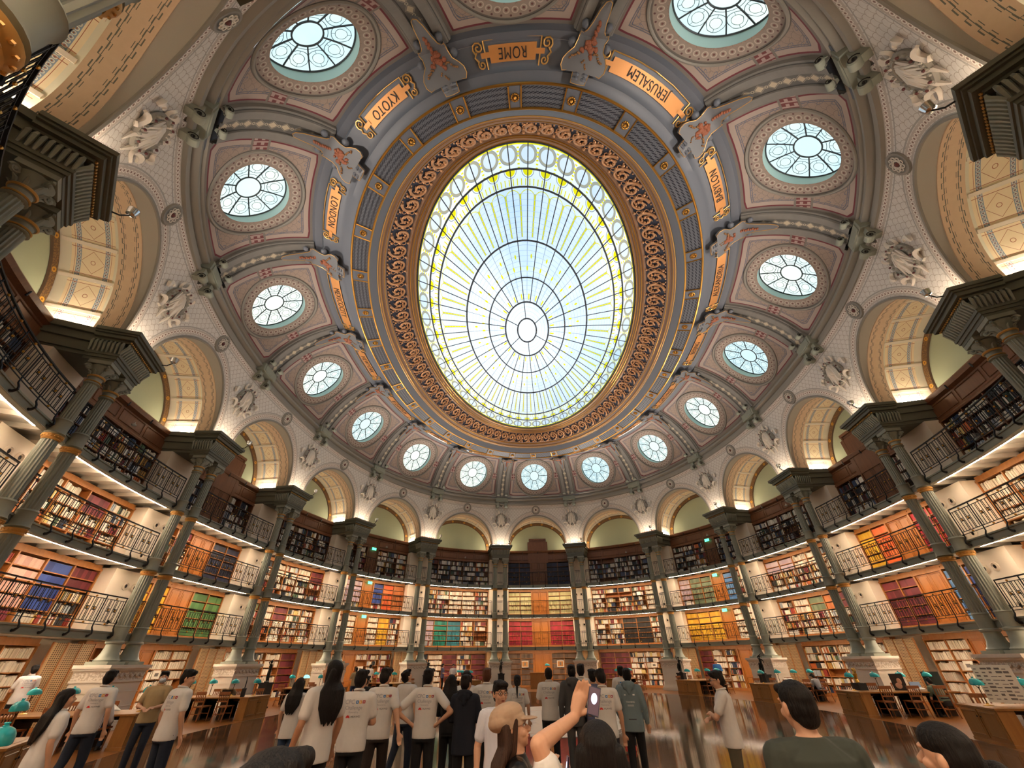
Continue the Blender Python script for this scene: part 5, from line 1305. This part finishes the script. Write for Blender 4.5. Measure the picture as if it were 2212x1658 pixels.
HR = {'black': hairmat('hair_black', '#060505', '#1c1715'), 'brown': hairmat('hair_brown', '#2b1a12', '#4a2f20'), 'red': hairmat('hair_auburn', '#4a2a1c', '#6b412b'), 'dark': hairmat('hair_dark', '#0c0908', '#241a16')}
shoe_w = mat('shoe_white', '#d8d6d2', .5); shoe_r = mat('shoe_red', '#c23a30', .5); shoe_k = mat('shoe_black', '#111111', .5)
ink = {'blue': mat('print_blue', '#2f74b5', .7), 'yel': mat('print_orange', '#e0a048', .7), 'red': mat('print_red', '#a83038', .7), 'logo': mat('print_logo_red', '#d8302f', .7), 'txt': mat('print_grey', '#9a9aa2', .7), 'dk': mat('print_dark', '#3c3c46', .7), 'wh': mat('print_white', '#e6e8ea', .7)}
mask_m = mat('face_mask', '#c9d3dc', .7); eye_w = mat('eye_white', '#d8d4cc', .3); eye_b = mat('eye_dark', '#150f0c', .2); lens_m = mat('spectacle_rim', '#1d1715', .3); lips_m = mat('lip', '#9a5148', .5)
phone_m = mat('phone_body', '#16203c', .3); screen_m = mat('phone_screen', '#2a2126', .3, emit=lin('#5b3f45'), estr=.5); screen_w = mat('phone_picture', '#dfe6ff', .3, emit=(.7, .75, 1.), estr=.8)

class Body:
    """closed overlapping solids that a voxel remesh fuses into one surface"""
    def __init__(s): s.mb = MB()
    def cap(s, p0, p1, r0, r1, seg=12, sq=None):
        p0, p1 = np.array(p0, float), np.array(p1, float); L = np.linalg.norm(p1-p0); d = (p1-p0)/(L+1e-9)
        t = [-1, -.7, -.3, 0]; P = [p0+d*r0*q for q in (-.98, -.72, -.35)]+[p0, p0+(p1-p0)*.5, p1]+[p1+d*r1*q for q in (.35, .72, .98)]
        R = [r0*.2, r0*.69, r0*.94, r0, (r0+r1)/2, r1, r1*.94, r1*.69, r1*.2]; s.mb.tube(P, R, seg); return s
    def chain(s, P, R, seg=12):
        for i in range(len(P)-1): s.cap(P[i], P[i+1], R[i], R[i+1], seg)
        return s
    def ell(s, c, r, rot=None): 
        s.mb.sphere(c, r, 14, 10, M=rot); return s
    def loft(s, rows, seg=20):          # rows of (z, halfwidth, halfdepth, yc, xc)
        V = []
        for z, w, d, yc, xc in rows:
            V.append([(xc+w*np.sign(math.cos(a))*abs(math.cos(a))**.85, yc+d*math.sin(a), z) for a in np.linspace(0, 2*PI, seg, endpoint=False)])
        V = np.array(V); b = s.mb.nv; s.mb.grid(V, cv=True); n = len(rows)
        s.mb.f += [tuple(b+i for i in range(seg)), tuple(b+(n-1)*seg+i for i in reversed(range(seg)))]; s.mb.m += [0, 0]; return s
    def make(s, name, m, parent, vox=.014, smooth=3, xf=None, solid=True):
        if xf is not None: s.mb.xf(xf)
        me = bpy.data.meshes.new('tmp'); me.from_pydata(np.concatenate(s.mb.v).tolist(), [], s.mb.f); bm = bmesh.new(); bm.from_mesh(me); bmesh.ops.recalc_face_normals(bm, faces=bm.faces); bm.to_mesh(me); bm.free()
        o = bpy.data.objects.new('tmp', me); TMP.collection.objects.link(o); r = o.modifiers.new('r', 'REMESH'); r.mode = 'VOXEL'; r.voxel_size = vox; r.use_smooth_shade = True
        if smooth: q = o.modifiers.new('s', 'SMOOTH'); q.factor = .5; q.iterations = smooth
        TMP.view_layers[0].update(); me2 = bpy.data.meshes.new_from_object(o.evaluated_get(TMP.view_layers[0].depsgraph)); bpy.data.objects.remove(o); bpy.data.meshes.remove(me)
        me2.materials.clear(); me2.materials.append(m); me2.polygons.foreach_set('use_smooth', [True]*len(me2.polygons)); me2.name = name
        ob = bpy.data.objects.new(name, me2); COL.objects.link(ob); ob.parent = parent; return ob

ARMS = {  # elbow, wrist for the right arm (x>0); mirrored for the left
    'down': ((.25, -.03, 1.13), (.26, .06, .88)), 'back': ((.27, -.12, 1.15), (.34, -.16, .92)), 'hips': ((.44, -.14, 1.17), (.235, -.06, 1.03)), 'front': ((.25, .04, 1.13), (.10, .24, 1.10)), 'fold': ((.25, .14, 1.15), (-.05, .22, 1.17)),
    'fold2': ((.25, .15, 1.13), (-.02, .25, 1.12)), 'phone': ((.24, .14, 1.18), (.13, .30, 1.38)), 'up': ((.28, -.05, 1.64), (.09, .17, 1.72)), 'desk': ((.27, .20, 1.14), (.14, .42, 1.10)), 'chin': ((.22, .16, 1.16), (.08, .22, 1.36)), 'pocket': ((.29, -.08, 1.15), (.22, .04, .95))}
def hand(B, e, w, side, curl=.35, hd=None):
    e, w = np.array(e), np.array(w); d = (w-e)/np.linalg.norm(w-e)
    if hd is not None: d = np.array(hd)/np.linalg.norm(hd)
    d = d; up = np.array([0, 0, 1.]) if abs(d[2]) < .8 else np.array([0, 1., 0])
    a = np.cross(d, up); a /= np.linalg.norm(a); n_ = np.cross(a, d)      # a: across the palm, n_: back of the hand
    if side < 0: a = -a
    palm = w+d*.05; B.chain([w+d*.01, w+d*.085], [.026, .03]); B.cap(w+d*.03+a*.018, w+d*.085+a*.026, .016, .015); B.cap(w+d*.03-a*.018, w+d*.085-a*.026, .016, .015)
    for i, (off, L) in enumerate(((.031, .070), (.011, .080), (-.010, .076), (-.030, .060))):
        b = w+d*.092+a*off; c = math.cos(curl); s_ = math.sin(curl); d1 = d*c-n_*s_; d2 = d*math.cos(curl*2.3)-n_*math.sin(curl*2.3)
        B.chain([b, b+d1*L*.45, b+d1*L*.45+d2*L*.3, b+d1*L*.42+d2*L*.62], [.0105, .0098, .009, .0078], 8)
    tb = w+d*.03+a*.030; B.chain([tb, tb+a*.026+d*.024-n_*.008, tb+a*.032+d*.056-n_*.016], [.0135, .0115, .009], 8)
def head_xf(yaw, pitch, roll=0):
    return Matrix.Translation((0, 0, 1.50)) @ Matrix.Rotation(yaw, 4, 'Z') @ Matrix.Rotation(pitch, 4, 'X') @ Matrix.Rotation(roll, 4, 'Y') @ Matrix.Translation((0, .005, -1.528))
def xform_new(B, k0, M):
    M = np.array(M)
    for i in range(k0, len(B.mb.v)): B.mb.v[i] = B.mb.v[i] @ M[:3, :3].T+M[:3, 3]
PRINT = None
def print_parts():
    """the printed back of the polo shirt, laid out flat around (0, 0), metres"""
    global PRINT
    if PRINT: return PRINT
    out = []
    def txt(s_, size, x, z, m, ext=0):
        cu = bpy.data.curves.new('t', 'FONT'); cu.body = s_; cu.size = size; cu.align_x = 'CENTER'; cu.align_y = 'CENTER'; cu.resolution_u = 3
        me = text_mesh(cu); V = np.array([v.co[:] for v in me.vertices]); F = [tuple(p.vertices) for p in me.polygons]; out.append((m, V[:, 0]+x, V[:, 1]+z, F))
    def rect(x0, x1, z0, z1, m, n=4):
        xs = np.linspace(x0, x1, n); V = [(x, z) for z in (z0, z1) for x in xs]; F = [(i, i+1, i+1+n, i+n) for i in range(n-1)]; out.append((m, np.array(V)[:, 0], np.array(V)[:, 1], F))
    txt('ICPC', .075, -.085, .10, 'txt')
    for i, c in enumerate(('blue', 'yel', 'red')):
        x = .015+i*.045; rect(x, x+.036, .082, .118, c); rect(x+.012, x+.024, .094, .106, 'wh')
    txt('Challenge', .062, -.01, .035, 'txt'); txt('Powered by', .028, .0, -.015, 'txt'); txt('HUAWEI', .034, .035, -.065, 'dk')
    for i in range(7):          # red petals of the sponsor mark
        a = PI*(.02+i*.16); c, s_ = math.cos(a), math.sin(a); P = [(0, 0), (c*.022-s_*.006, s_*.022+c*.006), (c*.034, s_*.034), (c*.022+s_*.006, s_*.022-c*.006)]; out.append(('logo', np.array([p[0]-.075 for p in P]), np.array([p[1]-.075 for p in P]), [(0, 1, 2, 3)]))
    PRINT = out; return out
from mathutils.bvhtree import BVHTree
def put_print(shirt, parts, zc, xc=0.0, scale=1.0, flip=True):
    bv = BVHTree.FromPolygons([v.co[:] for v in shirt.data.vertices], [tuple(p.vertices) for p in shirt.data.polygons])
    by = {}
    for m, X, Z, F in parts: by.setdefault(m, []).append((X, Z, F))
    for m, L in by.items():
        mb = MB()
        for X, Z, F in L:
            V = []
            for x, z in zip(X, Z):
                x_, z_ = xc+x*scale, zc+z*scale; h = bv.ray_cast(Vector((x_, -1, z_)), Vector((0, 1, 0))); y = (h[0].y if h[0] is not None else -.12)-.004; V.append((x_, y, z_))
            mb.add(V, F)
        shirt['org'] = (0, 0, 0); mb.build('back_print', ink[m], shirt)
PK = [0]
def person(label, x, y, H=1.65, face=0., top='white', bottom='black', hair='black', style='short', arms=('down', 'down'), sk='a', yaw=0., pitch=.12, roll=0., prn=None, kind='polo', fine=False, seat=False, shoes=None, hem=.84, wide=1.0, walk=0., glasses=False, mask=False, facev=False, z=0.0, extra=None, long_sl=False, lean=0., curl=.35):
    t = thing('person', label, 'person'); t['org'] = (0, 0, 0)
    s = H/1.75
    t.matrix_world = Matrix.Translation((x, y, z)) @ Matrix.Rotation(-math.radians(face), 4, 'Z') @ Matrix.Scale(s, 4)
    vx = .0055 if fine else .013
    hx = head_xf(math.radians(-yaw), pitch, roll)
    wd = wide; dz = -.43 if seat else 0.0
    up = Matrix.Translation((0, 0, .93+dz)) @ Matrix.Rotation(-lean, 4, 'X') @ Matrix.Translation((0, 0, -.93))     # whole upper body
    B = Body()
    B.loft([(.84, .155, .10, -.005, 0), (.92, .165*wd, .115, -.01, 0), (1.04, .142*wd, .10, 0, 0), (1.16, .150*wd, .105, 0, 0), (1.30, .168*wd, .115, 0, 0), (1.40, .165*wd, .10, -.01, 0), (1.455, .10, .07, -.01, 0), (1.49, .05, .05, -.01, 0)])
    B.cap((-.13, -.01, 1.405), (.13, -.01, 1.405), .06, .06)
    B.cap((0, -.012, 1.43), (0, .0, 1.56), .056, .052)
    k0 = len(B.mb.v)
    B.ell((0, -.008, 1.645), (.078, .096, .105)); B.ell((0, .03, 1.585), (.058, .062, .062)); B.cap((0, .055, 1.55), (0, .06, 1.555), .030, .026)       # skull, jaw, chin
    B.cap((0, .088, 1.635), (0, .110, 1.605), .010, .015); B.ell((0, .108, 1.598), (.020, .014, .011)); B.ell((0, .090, 1.572), (.024, .012, .008)); B.ell((0, .078, 1.66), (.055, .02, .014))
    for sx in (-1, 1): B.ell((sx*.080, -.004, 1.618), (.012, .02, .032)); B.ell((sx*.042, .06, 1.60), (.02, .03, .025))
    xform_new(B, k0, hx)
    elbows = []
    for sx, an in ((-1, arms[0]), (1, arms[1])):
        e, w = [np.array(q, float) for q in ARMS[an]]; e[0] *= sx; w[0] *= sx; sh = np.array([sx*.175*wd, -.01, 1.395])
        B.chain([sh, e, w], [.052, .040, .027]); B.cap(sh, sh+(e-sh)*.5, .056, .048); B.cap(e+(w-e)*.1, e+(w-e)*.45, .041, .036); hand(B, e, w, sx, curl if an == 'up' else .35, (.42, .15, .86) if an == 'up' else None); elbows.append((sx, sh, e, w))
    xform_new(B, 0, up)
    hips = []
    for sx in (-1, 1):
        ph = walk*sx; hp = np.array([sx*.088, -.005, .90+dz])
        if seat: kn = np.array([sx*.11, .43, .50]); an_ = np.array([sx*.12, .42, .10])
        else: kn = np.array([sx*.098, .03+ph*.22, .49]); an_ = np.array([sx*.10, -.02+ph*(.42 if ph > 0 else .62), .09+(.03 if ph < 0 else 0)])
        B.chain([hp, kn], [.085, .056]); B.chain([kn, kn+(an_-kn)*.35, an_], [.054, .056, .038]); B.cap(an_+np.array([0, -.03, -.04]), an_+np.array([0, .14, -.055]), .035, .028); hips.append((sx, hp, kn, an_))
    body = B.make('body', SK[sk], t, vx)
    # clothing
    if seat: hem = max(hem, .90)
    C = Body(); ww = wd*(1.0 if kind != 'jacket' else 1.06)
    C.loft([(hem, .185*ww, .135, -.005, 0), (.95, .185*ww, .135, -.005, 0), (1.06, .172*ww, .128, 0, 0), (1.18, .178*ww, .13, 0, 0), (1.30, .192*ww, .136, 0, 0), (1.39, .185*ww, .122, -.01, 0), (1.445, .125, .09, -.012, 0), (1.478, .072, .072, -.012, 0)])
    C.cap((-.14*wd, -.01, 1.40), (.14*wd, -.01, 1.40), .076, .076)
    for sx, sh, e, w in elbows:
        if kind in ('jacket', 'long') or long_sl: C.chain([sh, e, e+(w-e)*.92], [.076, .058, .046])
        else:
            q = sh+(e-sh)*.66; C.chain([sh, q], [.074, .066])
    xform_new(C, 0, up); sh_o = C.make({'jacket': 'jacket', 'long': 'sweater'}.get(kind, 'shirt'), CL[top], t, vx if fine else .012, smooth=4)
    if kind == 'polo' or kind == 'shirt':
        C = Body(); TT_ = np.linspace(0, 2*PI, 15)[:-1]; P = np.array([(.066*math.cos(a), -.012+.068*math.sin(a), 1.487-.012*math.sin(a)) for a in TT_]); C.mb.tube(P, .016, 6, closed=True); xform_new(C, 0, up); C.make('collar', CL[top], t, .008, 1)
    if kind == 'jacket':
        C = Body(); P = np.array([(.10*math.cos(a), -.05+.09*math.sin(a), 1.46-.035*math.sin(a)) for a in np.linspace(0, 2*PI, 17)[:-1]]); C.mb.tube(P, .038, 8, closed=True); C.cap((0, -.12, 1.44), (0, -.15, 1.34), .075, .03); C.cap((-.05, -.11, 1.43), (.05, -.11, 1.43), .06, .06); xform_new(C, 0, up); C.make('hood', CL[top], t, .011, 3)
    C = Body(); C.loft([(.80+dz, .165, .125, -.005, 0), (.92+dz, .18, .13, -.008, 0), (1.0+dz, .166, .115, -.002, 0), (1.05+dz, .155, .105, 0, 0)])
    for sx, hp, kn, an_ in hips: C.chain([hp, kn], [.098, .074]); C.chain([kn, an_+np.array([0, 0, .0])], [.072, .058 if bottom != 'jeans' else .052])
    C.make('trousers', CL[bottom], t, .013, 3)
    for sx, hp, kn, an_ in hips:
        C = Body(); a = an_; C.cap(a+np.array([0, -.045, -.045]), a+np.array([0, .13, -.055]), .043, .034); C.cap(a+np.array([0, -.03, -.01]), a+np.array([0, -.02, .0]), .046, .044)
        C.loft([(a[2]-.09, .042, .125, .045+a[1], a[0]), (a[2]-.065, .046, .13, .045+a[1], a[0]), (a[2]-.05, .04, .11, .04+a[1], a[0])]); C.make('shoe', {'w': shoe_w, 'r': shoe_r}.get(shoes, shoe_k), t, .01, 2)
    # hair
    C = Body(); k0 = 0
    if style == 'crop': C.ell((0, -.016, 1.672), (.083, .100, .085)); C.ell((0, -.036, 1.63), (.082, .076, .085)); C.cap((-.04, .06, 1.71), (.04, .06, 1.71), .025, .025)
    elif style != 'cap': C.ell((0, -.012, 1.685), (.087, .104, .080)); C.ell((0, -.040, 1.64), (.086, .082, .10))
    else: C.ell((0, -.03, 1.64), (.086, .09, .09))
    C.ell((0, -.055, 1.585), (.066, .045, .05))
    if style == 'short':
        for i in range(14): a = i*.9; C.ell((.048*math.cos(a), -.02+.065*math.sin(a), 1.728-.012*(i % 3)), (.034, .038, .024))
        for sx in (-1, 1): C.cap((sx*.076, .01, 1.66), (sx*.077, .012, 1.625), .012, .008)
        C.cap((-.05, .066, 1.715), (.05, .07, 1.72), .028, .03)
    xform_new(C, 0, hx)
    fr = np.array(hx)
    def hp_(p): p = np.array([*p, 1.]); return (fr @ p)[:3]
    if style == 'long' or style == 'cap':
        ln = 1.12 if style == 'long' else 1.22
        for i in range(-5, 6):
            x0 = i*.0165; a = hp_((x0, -.08+abs(i)*.006, 1.66)); b = hp_((x0*1.25, -.105+abs(i)*.008, 1.56)); C.chain([a, b, (x0*1.25+b[0]*.3, -.155+abs(i)*.007, 1.42), (x0*1.3+b[0]*.2, -.17+abs(i)*.006, 1.28), (x0*1.0, -.165, ln+.02*(i % 3))], [.034, .034, .03, .028, .01], 7)
        for sx in (-1, 1): C.chain([hp_((sx*.07, .03, 1.68)), hp_((sx*.084, .0, 1.60)), hp_((sx*.08, -.03, 1.53)), (sx*.09, -.12, 1.40)], [.022, .022, .024, .02], 7)
    if style == 'pony':
        a = hp_((0, -.115, 1.66)); C.ell(a, (.035, .04, .035)); C.chain([a, hp_((0, -.15, 1.60)), (0, -.165, 1.46), (0, -.16, 1.30)], [.026, .030, .026, .009], 8)
    if style == 'bun': a = hp_((.035, -.145, 1.60)); C.ell(a, (.055, .05, .055)); C.ell(hp_((.03, -.11, 1.61)), (.03, .03, .03))
    if style == 'bob':
        for sx in (-1, 1): C.chain([hp_((sx*.07, -.01, 1.68)), hp_((sx*.085, -.02, 1.60)), hp_((sx*.08, -.03, 1.52))], [.035, .038, .03], 8)
        C.chain([hp_((-.05, -.08, 1.58)), hp_((.05, -.08, 1.58))], [.05, .05]); C.chain([hp_((-.05, -.08, 1.53)), hp_((.05, -.08, 1.53))], [.04, .04])
    xform_new(C, 0, up); C.make('hair', HR[hair], t, .009 if not fine else .006, 2)
    HM = up @ hx
    if style == 'cap':
        C = Body(); C.ell((0, -.03, 1.725), (.108, .130, .072)); C.ell((0, -.06, 1.70), (.112, .112, .065)); C.loft([(1.645, .090, .110, -.010, 0), (1.70, .094, .114, -.010, 0)]); C.ell((0, .105, 1.668), (.082, .09, .011), Matrix.Rotation(-.25, 3, 'X')); xform_new(C, 0, HM); C.make('cap', CL['cap'], t, .006, 2)
        C = MB(); C.sphere((0, -.02, 1.778), .012, 8, 6); C.xf(HM); C.build('cap_button', CL['cap'], t, smooth=True)
    if facev:
        for sx in (-1, 1):
            m1 = MB(); m1.sphere((sx*.031, .079, 1.637), (.0155, .010, .0085), 10, 8); m1.xf(HM); e_ = m1.build('eye', eye_w, t, smooth=True)
            m1 = MB(); m1.sphere((sx*.031, .0875, 1.637), (.0065, .004, .0065), 8, 6); m1.xf(HM); m1.build('iris', eye_b, e_, smooth=True)
            m1 = MB(); m1.tube([(sx*.014, .094, 1.660), (sx*.034, .093, 1.666), (sx*.052, .080, 1.659)], [.003, .0042, .002], 5); m1.xf(HM); m1.build('eyebrow', HR[hair], t, smooth=True)
        if not mask: m1 = MB(); m1.sphere((0, .099, 1.5745), (.023, .009, .0045), 10, 6); m1.sphere((0, .098, 1.5665), (.019, .009, .005), 10, 6); m1.xf(HM); m1.build('lips', lips_m, t, smooth=True)
    if glasses:
        m1 = MB()
        for sx in (-1, 1):
            P = [(sx*.034+.024*math.cos(a), .103, 1.635+.019*math.sin(a)) for a in np.linspace(0, 2*PI, 15)[:-1]]; m1.tube(P, .0022, 5, closed=True); m1.tube([(sx*.058, .102, 1.64), (sx*.084, .06, 1.638), (sx*.086, -.01, 1.63)], .0022, 5)
        m1.tube([(-.011, .105, 1.637), (.011, .105, 1.637)], .0022, 5); m1.xf(HM); m1.build('glasses', lens_m, t, smooth=True)
    if mask:
        C = Body(); C.ell((0, .062, 1.585), (.062, .062, .05)); xform_new(C, 0, HM); C.make('face_mask', mask_m, t, .007, 1)
    if prn: 
        put_print(sh_o, print_parts(), 1.265, prn-1.0, .95) if not isinstance(prn, str) else None
        if prn == 'training':
            def tp(s_, size, z):
                cu = bpy.data.curves.new('t', 'FONT'); cu.body = s_; cu.size = size; cu.align_x = 'CENTER'; cu.align_y = 'CENTER'; me = text_mesh(cu); V = np.array([v.co[:] for v in me.vertices]); return ('wh', V[:, 0], V[:, 1]+z, [tuple(p.vertices) for p in me.polygons])
            R_ = lambda x0, x1, z0, z1, m: (m, np.tile(np.linspace(x0, x1, 8), 2), np.repeat([z0, z1], 8), [(i, i+1, i+9, i+8) for i in range(7)])
            put_print(sh_o, [tp('TRAINING', .036, 0), R_(-.10, -.07, .10, .115, 'wh'), R_(.06, .10, .10, .12, 'wh'), R_(-.06, .06, -.045, -.04, 'wh'), R_(-.06, .06, -.06, -.055, 'wh'), R_(-.07, .07, -.26, -.245, 'dk')], 1.2)
        if prn == 'photo':
            rg = random.Random(3); L_ = [(rg.choice(('dk', 'blue', 'dk', 'txt')), *[np.array(q) for q in ((x0, x0+.04, x0+.04, x0), (z0, z0, z0+.035, z0+.035))], [(0, 1, 2, 3)]) for x0 in np.arange(-.11, .1, .045) for z0 in np.arange(-.13, .12, .04)]; put_print(sh_o, L_, 1.24)
    return t
P_ = person
P_('man in white printed polo with both hands on his hips, black trousers', -1.75, -11.6, 1.655, 0, arms=('hips', 'hips'), prn=1.0, yaw=8, pitch=.1)
P_('man in white shirt left of the hands-on-hips man, gazing up right', -2.60, -9.75, 1.63, 20, bottom='jeansd', yaw=20, pitch=.45, arms=('down', 'down'), shoes='w', walk=.35)
P_('man in white printed polo stepping forward with his right arm swinging', -2.42, -11.7, 1.67, -8, bottom='brown', arms=('front', 'back'), prn=1.02, yaw=25, pitch=-.05, walk=.4)
P_('broad man in white printed polo, behind the long-haired woman gazing left', -2.44, -12.65, 1.66, -6, arms=('down', 'front'), prn=1.0, yaw=10, wide=1.08, pitch=.05, shoes='w')
P_('woman in white polo with waist-length black hair looking up to the left', -2.55, -13.45, 1.77, -58, style='long', arms=('down', 'down'), yaw=-28, pitch=.35, prn=1.03, sk='b', hem=.80)
P_('small woman in white shirt and blue jeans with long black hair', -4.5, -10.3, 1.52, 0, style='long', bottom='jeans', arms=('down', 'front'), hem=.74, kind='tee')
P_('tall young man in white polo and dark jeans, looking right', -5.7, -11.7, 1.68, 20, bottom='jeansd', arms=('down', 'down'), yaw=50, pitch=-.1, prn=.98, hem=.82)
P_('masked man in tan shirt and jeans facing the crowd, hands together', -7.9, -9.5, 1.64, 155, top='tan', bottom='jeansd', arms=('front', 'front'), mask=True, facev=True, kind='shirt', long_sl=False, shoes='w', glasses=False, yaw=-12)
P_('man in white printed polo walking left past the desks', -7.6, -11.1, 1.68, -10, bottom='jeansd', arms=('down', 'down'), prn=1.03, pitch=.0, walk=.3, yaw=-15)
P_('woman in loose white shirt with very long black hair at lower left', -5.97, -13.3, 1.50, 25, style='long', arms=('down', 'down'), prn=.95, hem=.74, yaw=20, pitch=.2, wide=1.1)
P_('person in dark navy hooded coat, second row, looking right', -1.13, -11.7, 1.57, 5, top='navy', kind='jacket', arms=('front', 'front'), hem=.70, yaw=20, pitch=.0)
P_('auburn-haired man in white printed polo behind the man in glasses', -.95, -10.5, 1.64, 0, hair='red', prn=1.0, arms=('down', 'down'), pitch=.1)
P_('woman with dark bobbed hair in a white top, behind the navy coat', -1.42, -9.9, 1.60, -10, style='bob', hair='dark', arms=('front', 'front'), kind='tee')
P_('young man in glasses and white tee turned to face the camera', -.40, -13.95, 1.56, 168, top='whiteblue', kind='tee', facev=True, glasses=True, fine=True, arms=('down', 'down'), yaw=-14, pitch=-.05, bottom='jeans')
P_('woman with a low black ponytail in a white polo', -.48, -9.1, 1.50, 0, style='pony', arms=('down', 'down'), prn=1.03)
P_('close-cropped man in white printed polo beside the pale floor panel', .17, -9.35, 1.63, 0, hair='dark', style='crop', prn=1.0, arms=('front', 'front'))
P_('person in dark grey hooded top standing in the middle row', .62, -9.7, 1.67, 4, top='grey', kind='jacket', bottom='grey', arms=('down', 'down'), hem=.76, pitch=.05)
P_('man in white polo half hidden behind the grey hooded top', .86, -8.9, 1.68, 8, prn=1.04, arms=('front', 'front'), bottom='jeansd')
P_('man in white printed polo bowing his head to the left', .98, -11.45, 1.62, 6, prn=1.02, arms=('front', 'down'), yaw=-28, pitch=-.3, bottom='navy')
P_('dark-haired person in slate shirt behind the bowing man', 1.0, -9.8, 1.60, -10, top='slate', arms=('front', 'front'), kind='tee')
P_('man in white long-sleeved top with a dark picture on the back', 2.0, -6.9, 1.62, 6, kind='long', prn='photo', bottom='jeansd', shoes='r', arms=('front', 'front'), walk=.3)
P_('man in grey hooded jacket lettered TRAINING, black trousers', 1.60, -10.15, 1.61, 10, top='teal', kind='jacket', prn='training', arms=('pocket', 'down'), shoes='w', hem=.76, yaw=-5, walk=.15)
P_('man in glasses and white polo with folded arms, khaki trousers', 2.62, -11.9, 1.59, -68, arms=('fold', 'fold2'), bottom='olive', glasses=True, facev=True, yaw=-14, pitch=-.1, hem=.80, wide=1.06)
P_('large man in dark green sweater seen from behind at lower right', 1.42, -16.5, 1.63, -5, top='green', kind='long', arms=('down', 'down'), wide=1.15, fine=True, bottom='black', yaw=-6, pitch=.0, style='crop')
P_('woman with black hair in a bun at the lower right edge', 1.66, -17.05, 1.50, -12, style='bun', top='black', kind='long', arms=('front', 'front'), fine=True, bottom='black', yaw=-20, pitch=.1)
P_('dark-haired person whose crown just shows at the lower left', -.58, -18.0, 1.55, 0, top='black', kind='long', arms=('down', 'down'), fine=True, bottom='black', pitch=.1)
cg = P_('woman in beige baker-boy cap and black leather jacket, in profile', -.10, -16.1, 1.49, 82, style='cap', hair='brown', top='leather', kind='long', arms=('down', 'chin'), facev=True, fine=True, yaw=4, pitch=.28, bottom='black')
pg = P_('black-haired photographer holding up a phone with a raised bare arm', .29, -17.09, 1.52, 0, style='long', arms=('up', 'down'), top='white', kind='tee', fine=True, pitch=.25, bottom='black', curl=.22)
P_('dark figure in black between the polo shirts and the left desks', -4.3, -7.4, 1.48, 20, top='black', kind='long', arms=('front', 'front'))
P_('dark-haired woman in black behind the navy coat', -1.55, -10.7, 1.55, 5, style='long', top='black', kind='long', arms=('front', 'front'), pitch=.1)
# distant standing visitors
def at(k, x, d): p = PD(np.array(k+x/BW), np.array(d)); return float(p[0]), float(p[1])
X_, Y_ = at(-5, 1.2, .6); P_('man in white polo reading the ground floor shelves at far left', X_, Y_, 1.80, -60, prn=1.0, arms=('front', 'front'), pitch=-.1)
X_, Y_ = at(-3, .5, -4.3); P_('man in khaki shirt standing at the Byzantium bay desk', X_, Y_, 1.58, -40, top='tan', bottom='jeans', arms=('front', 'front'), kind='shirt')
X_, Y_ = at(-2, -.3, -.3); P_('man in white shirt before the shelves of the Vienna bay', X_, Y_, 1.70, 20, bottom='brown', kind='tee', arms=('down', 'front'))
P_('visitor in blue-grey shirt and black trousers near the Athens bay shelves', -7.4, 16.2, 1.68, 80, top='slate', bottom='black', kind='tee', arms=('front', 'front'))
P_('visitor in white shirt beyond the lamps of the Athens bay desk', -6.2, 14.0, 1.66, 175, kind='tee', arms=('front', 'front'), facev=False)
X_, Y_ = at(2, -.2, -.2); P_('man in bright blue sweater facing the hall by the Florence bay', X_, Y_, 1.74, -160, top='blue', kind='long', arms=('front', 'front'))
# seated readers
def seated(k, sx, i, label, **kw):
    M = ladd(DESKM[k], sx*.95, DI+.74+.93*i, 0, 0); p = M.translation; d = M.to_3x3() @ Vector((-sx, 0, 0)); a = math.degrees(math.atan2(d.x, d.y))
    return P_(label, p.x, p.y, 1.62, a, seat=True, z=-.03, arms=('desk', 'desk'), **kw)
seated(-5, -1, 0, 'seated woman in white hooded top with bobbed black hair at Mexico City desk', style='bob', kind='tee', long_sl=True, bottom='jeans', lean=.25)
seated(4, 1, 2, 'man in green tee bent over a laptop at the Beijing bay desk', top='sage', kind='tee', lean=.55)
seated(3, 1, 2, 'man in grey tee reading, seated at the Carthage bay desk', top='lgrey', kind='tee', lean=.55)
seated(2, 1, 1, 'reader in dark green tee with a book at the Florence bay desk', top='sage', kind='tee', lean=.15)
# phones
def phone(owner, p, rx, ry, label, rz=0):
    t = thing('phone', label, 'phone'); t['org'] = (0, 0, 0); t.matrix_world = owner.matrix_world @ Matrix.Translation(p) @ Matrix.Rotation(rz, 4, 'Z') @ Matrix.Rotation(rx, 4, 'X') @ Matrix.Rotation(ry, 4, 'Y')
    mb = MB(); mb.box(-.03, .03, -.004, .004, -.062, .062); mb.build('case', phone_m, t); mb = MB(); mb.box(-.027, .027, -.0055, -.004, -.057, .057); sc_ = mb.build('screen', screen_m, t); mb = MB(); mb.add([(.016*math.cos(a), -.0062, .01+.024*math.sin(a)) for a in np.linspace(0, 2*PI, 17)[:-1]], [tuple(range(16))]); sc_['org'] = (0, 0, 0); mb.build('picture', screen_w, sc_)
phone(pg, (.018, .16, 1.785), -.12, .25, 'blue-cased phone in the raised hand of the photographer'); phone(cg, (.05, .34, 1.40), -.2, 0, 'phone held near the chin of the woman in the cap')

bpy.data.scenes.remove(TMP)
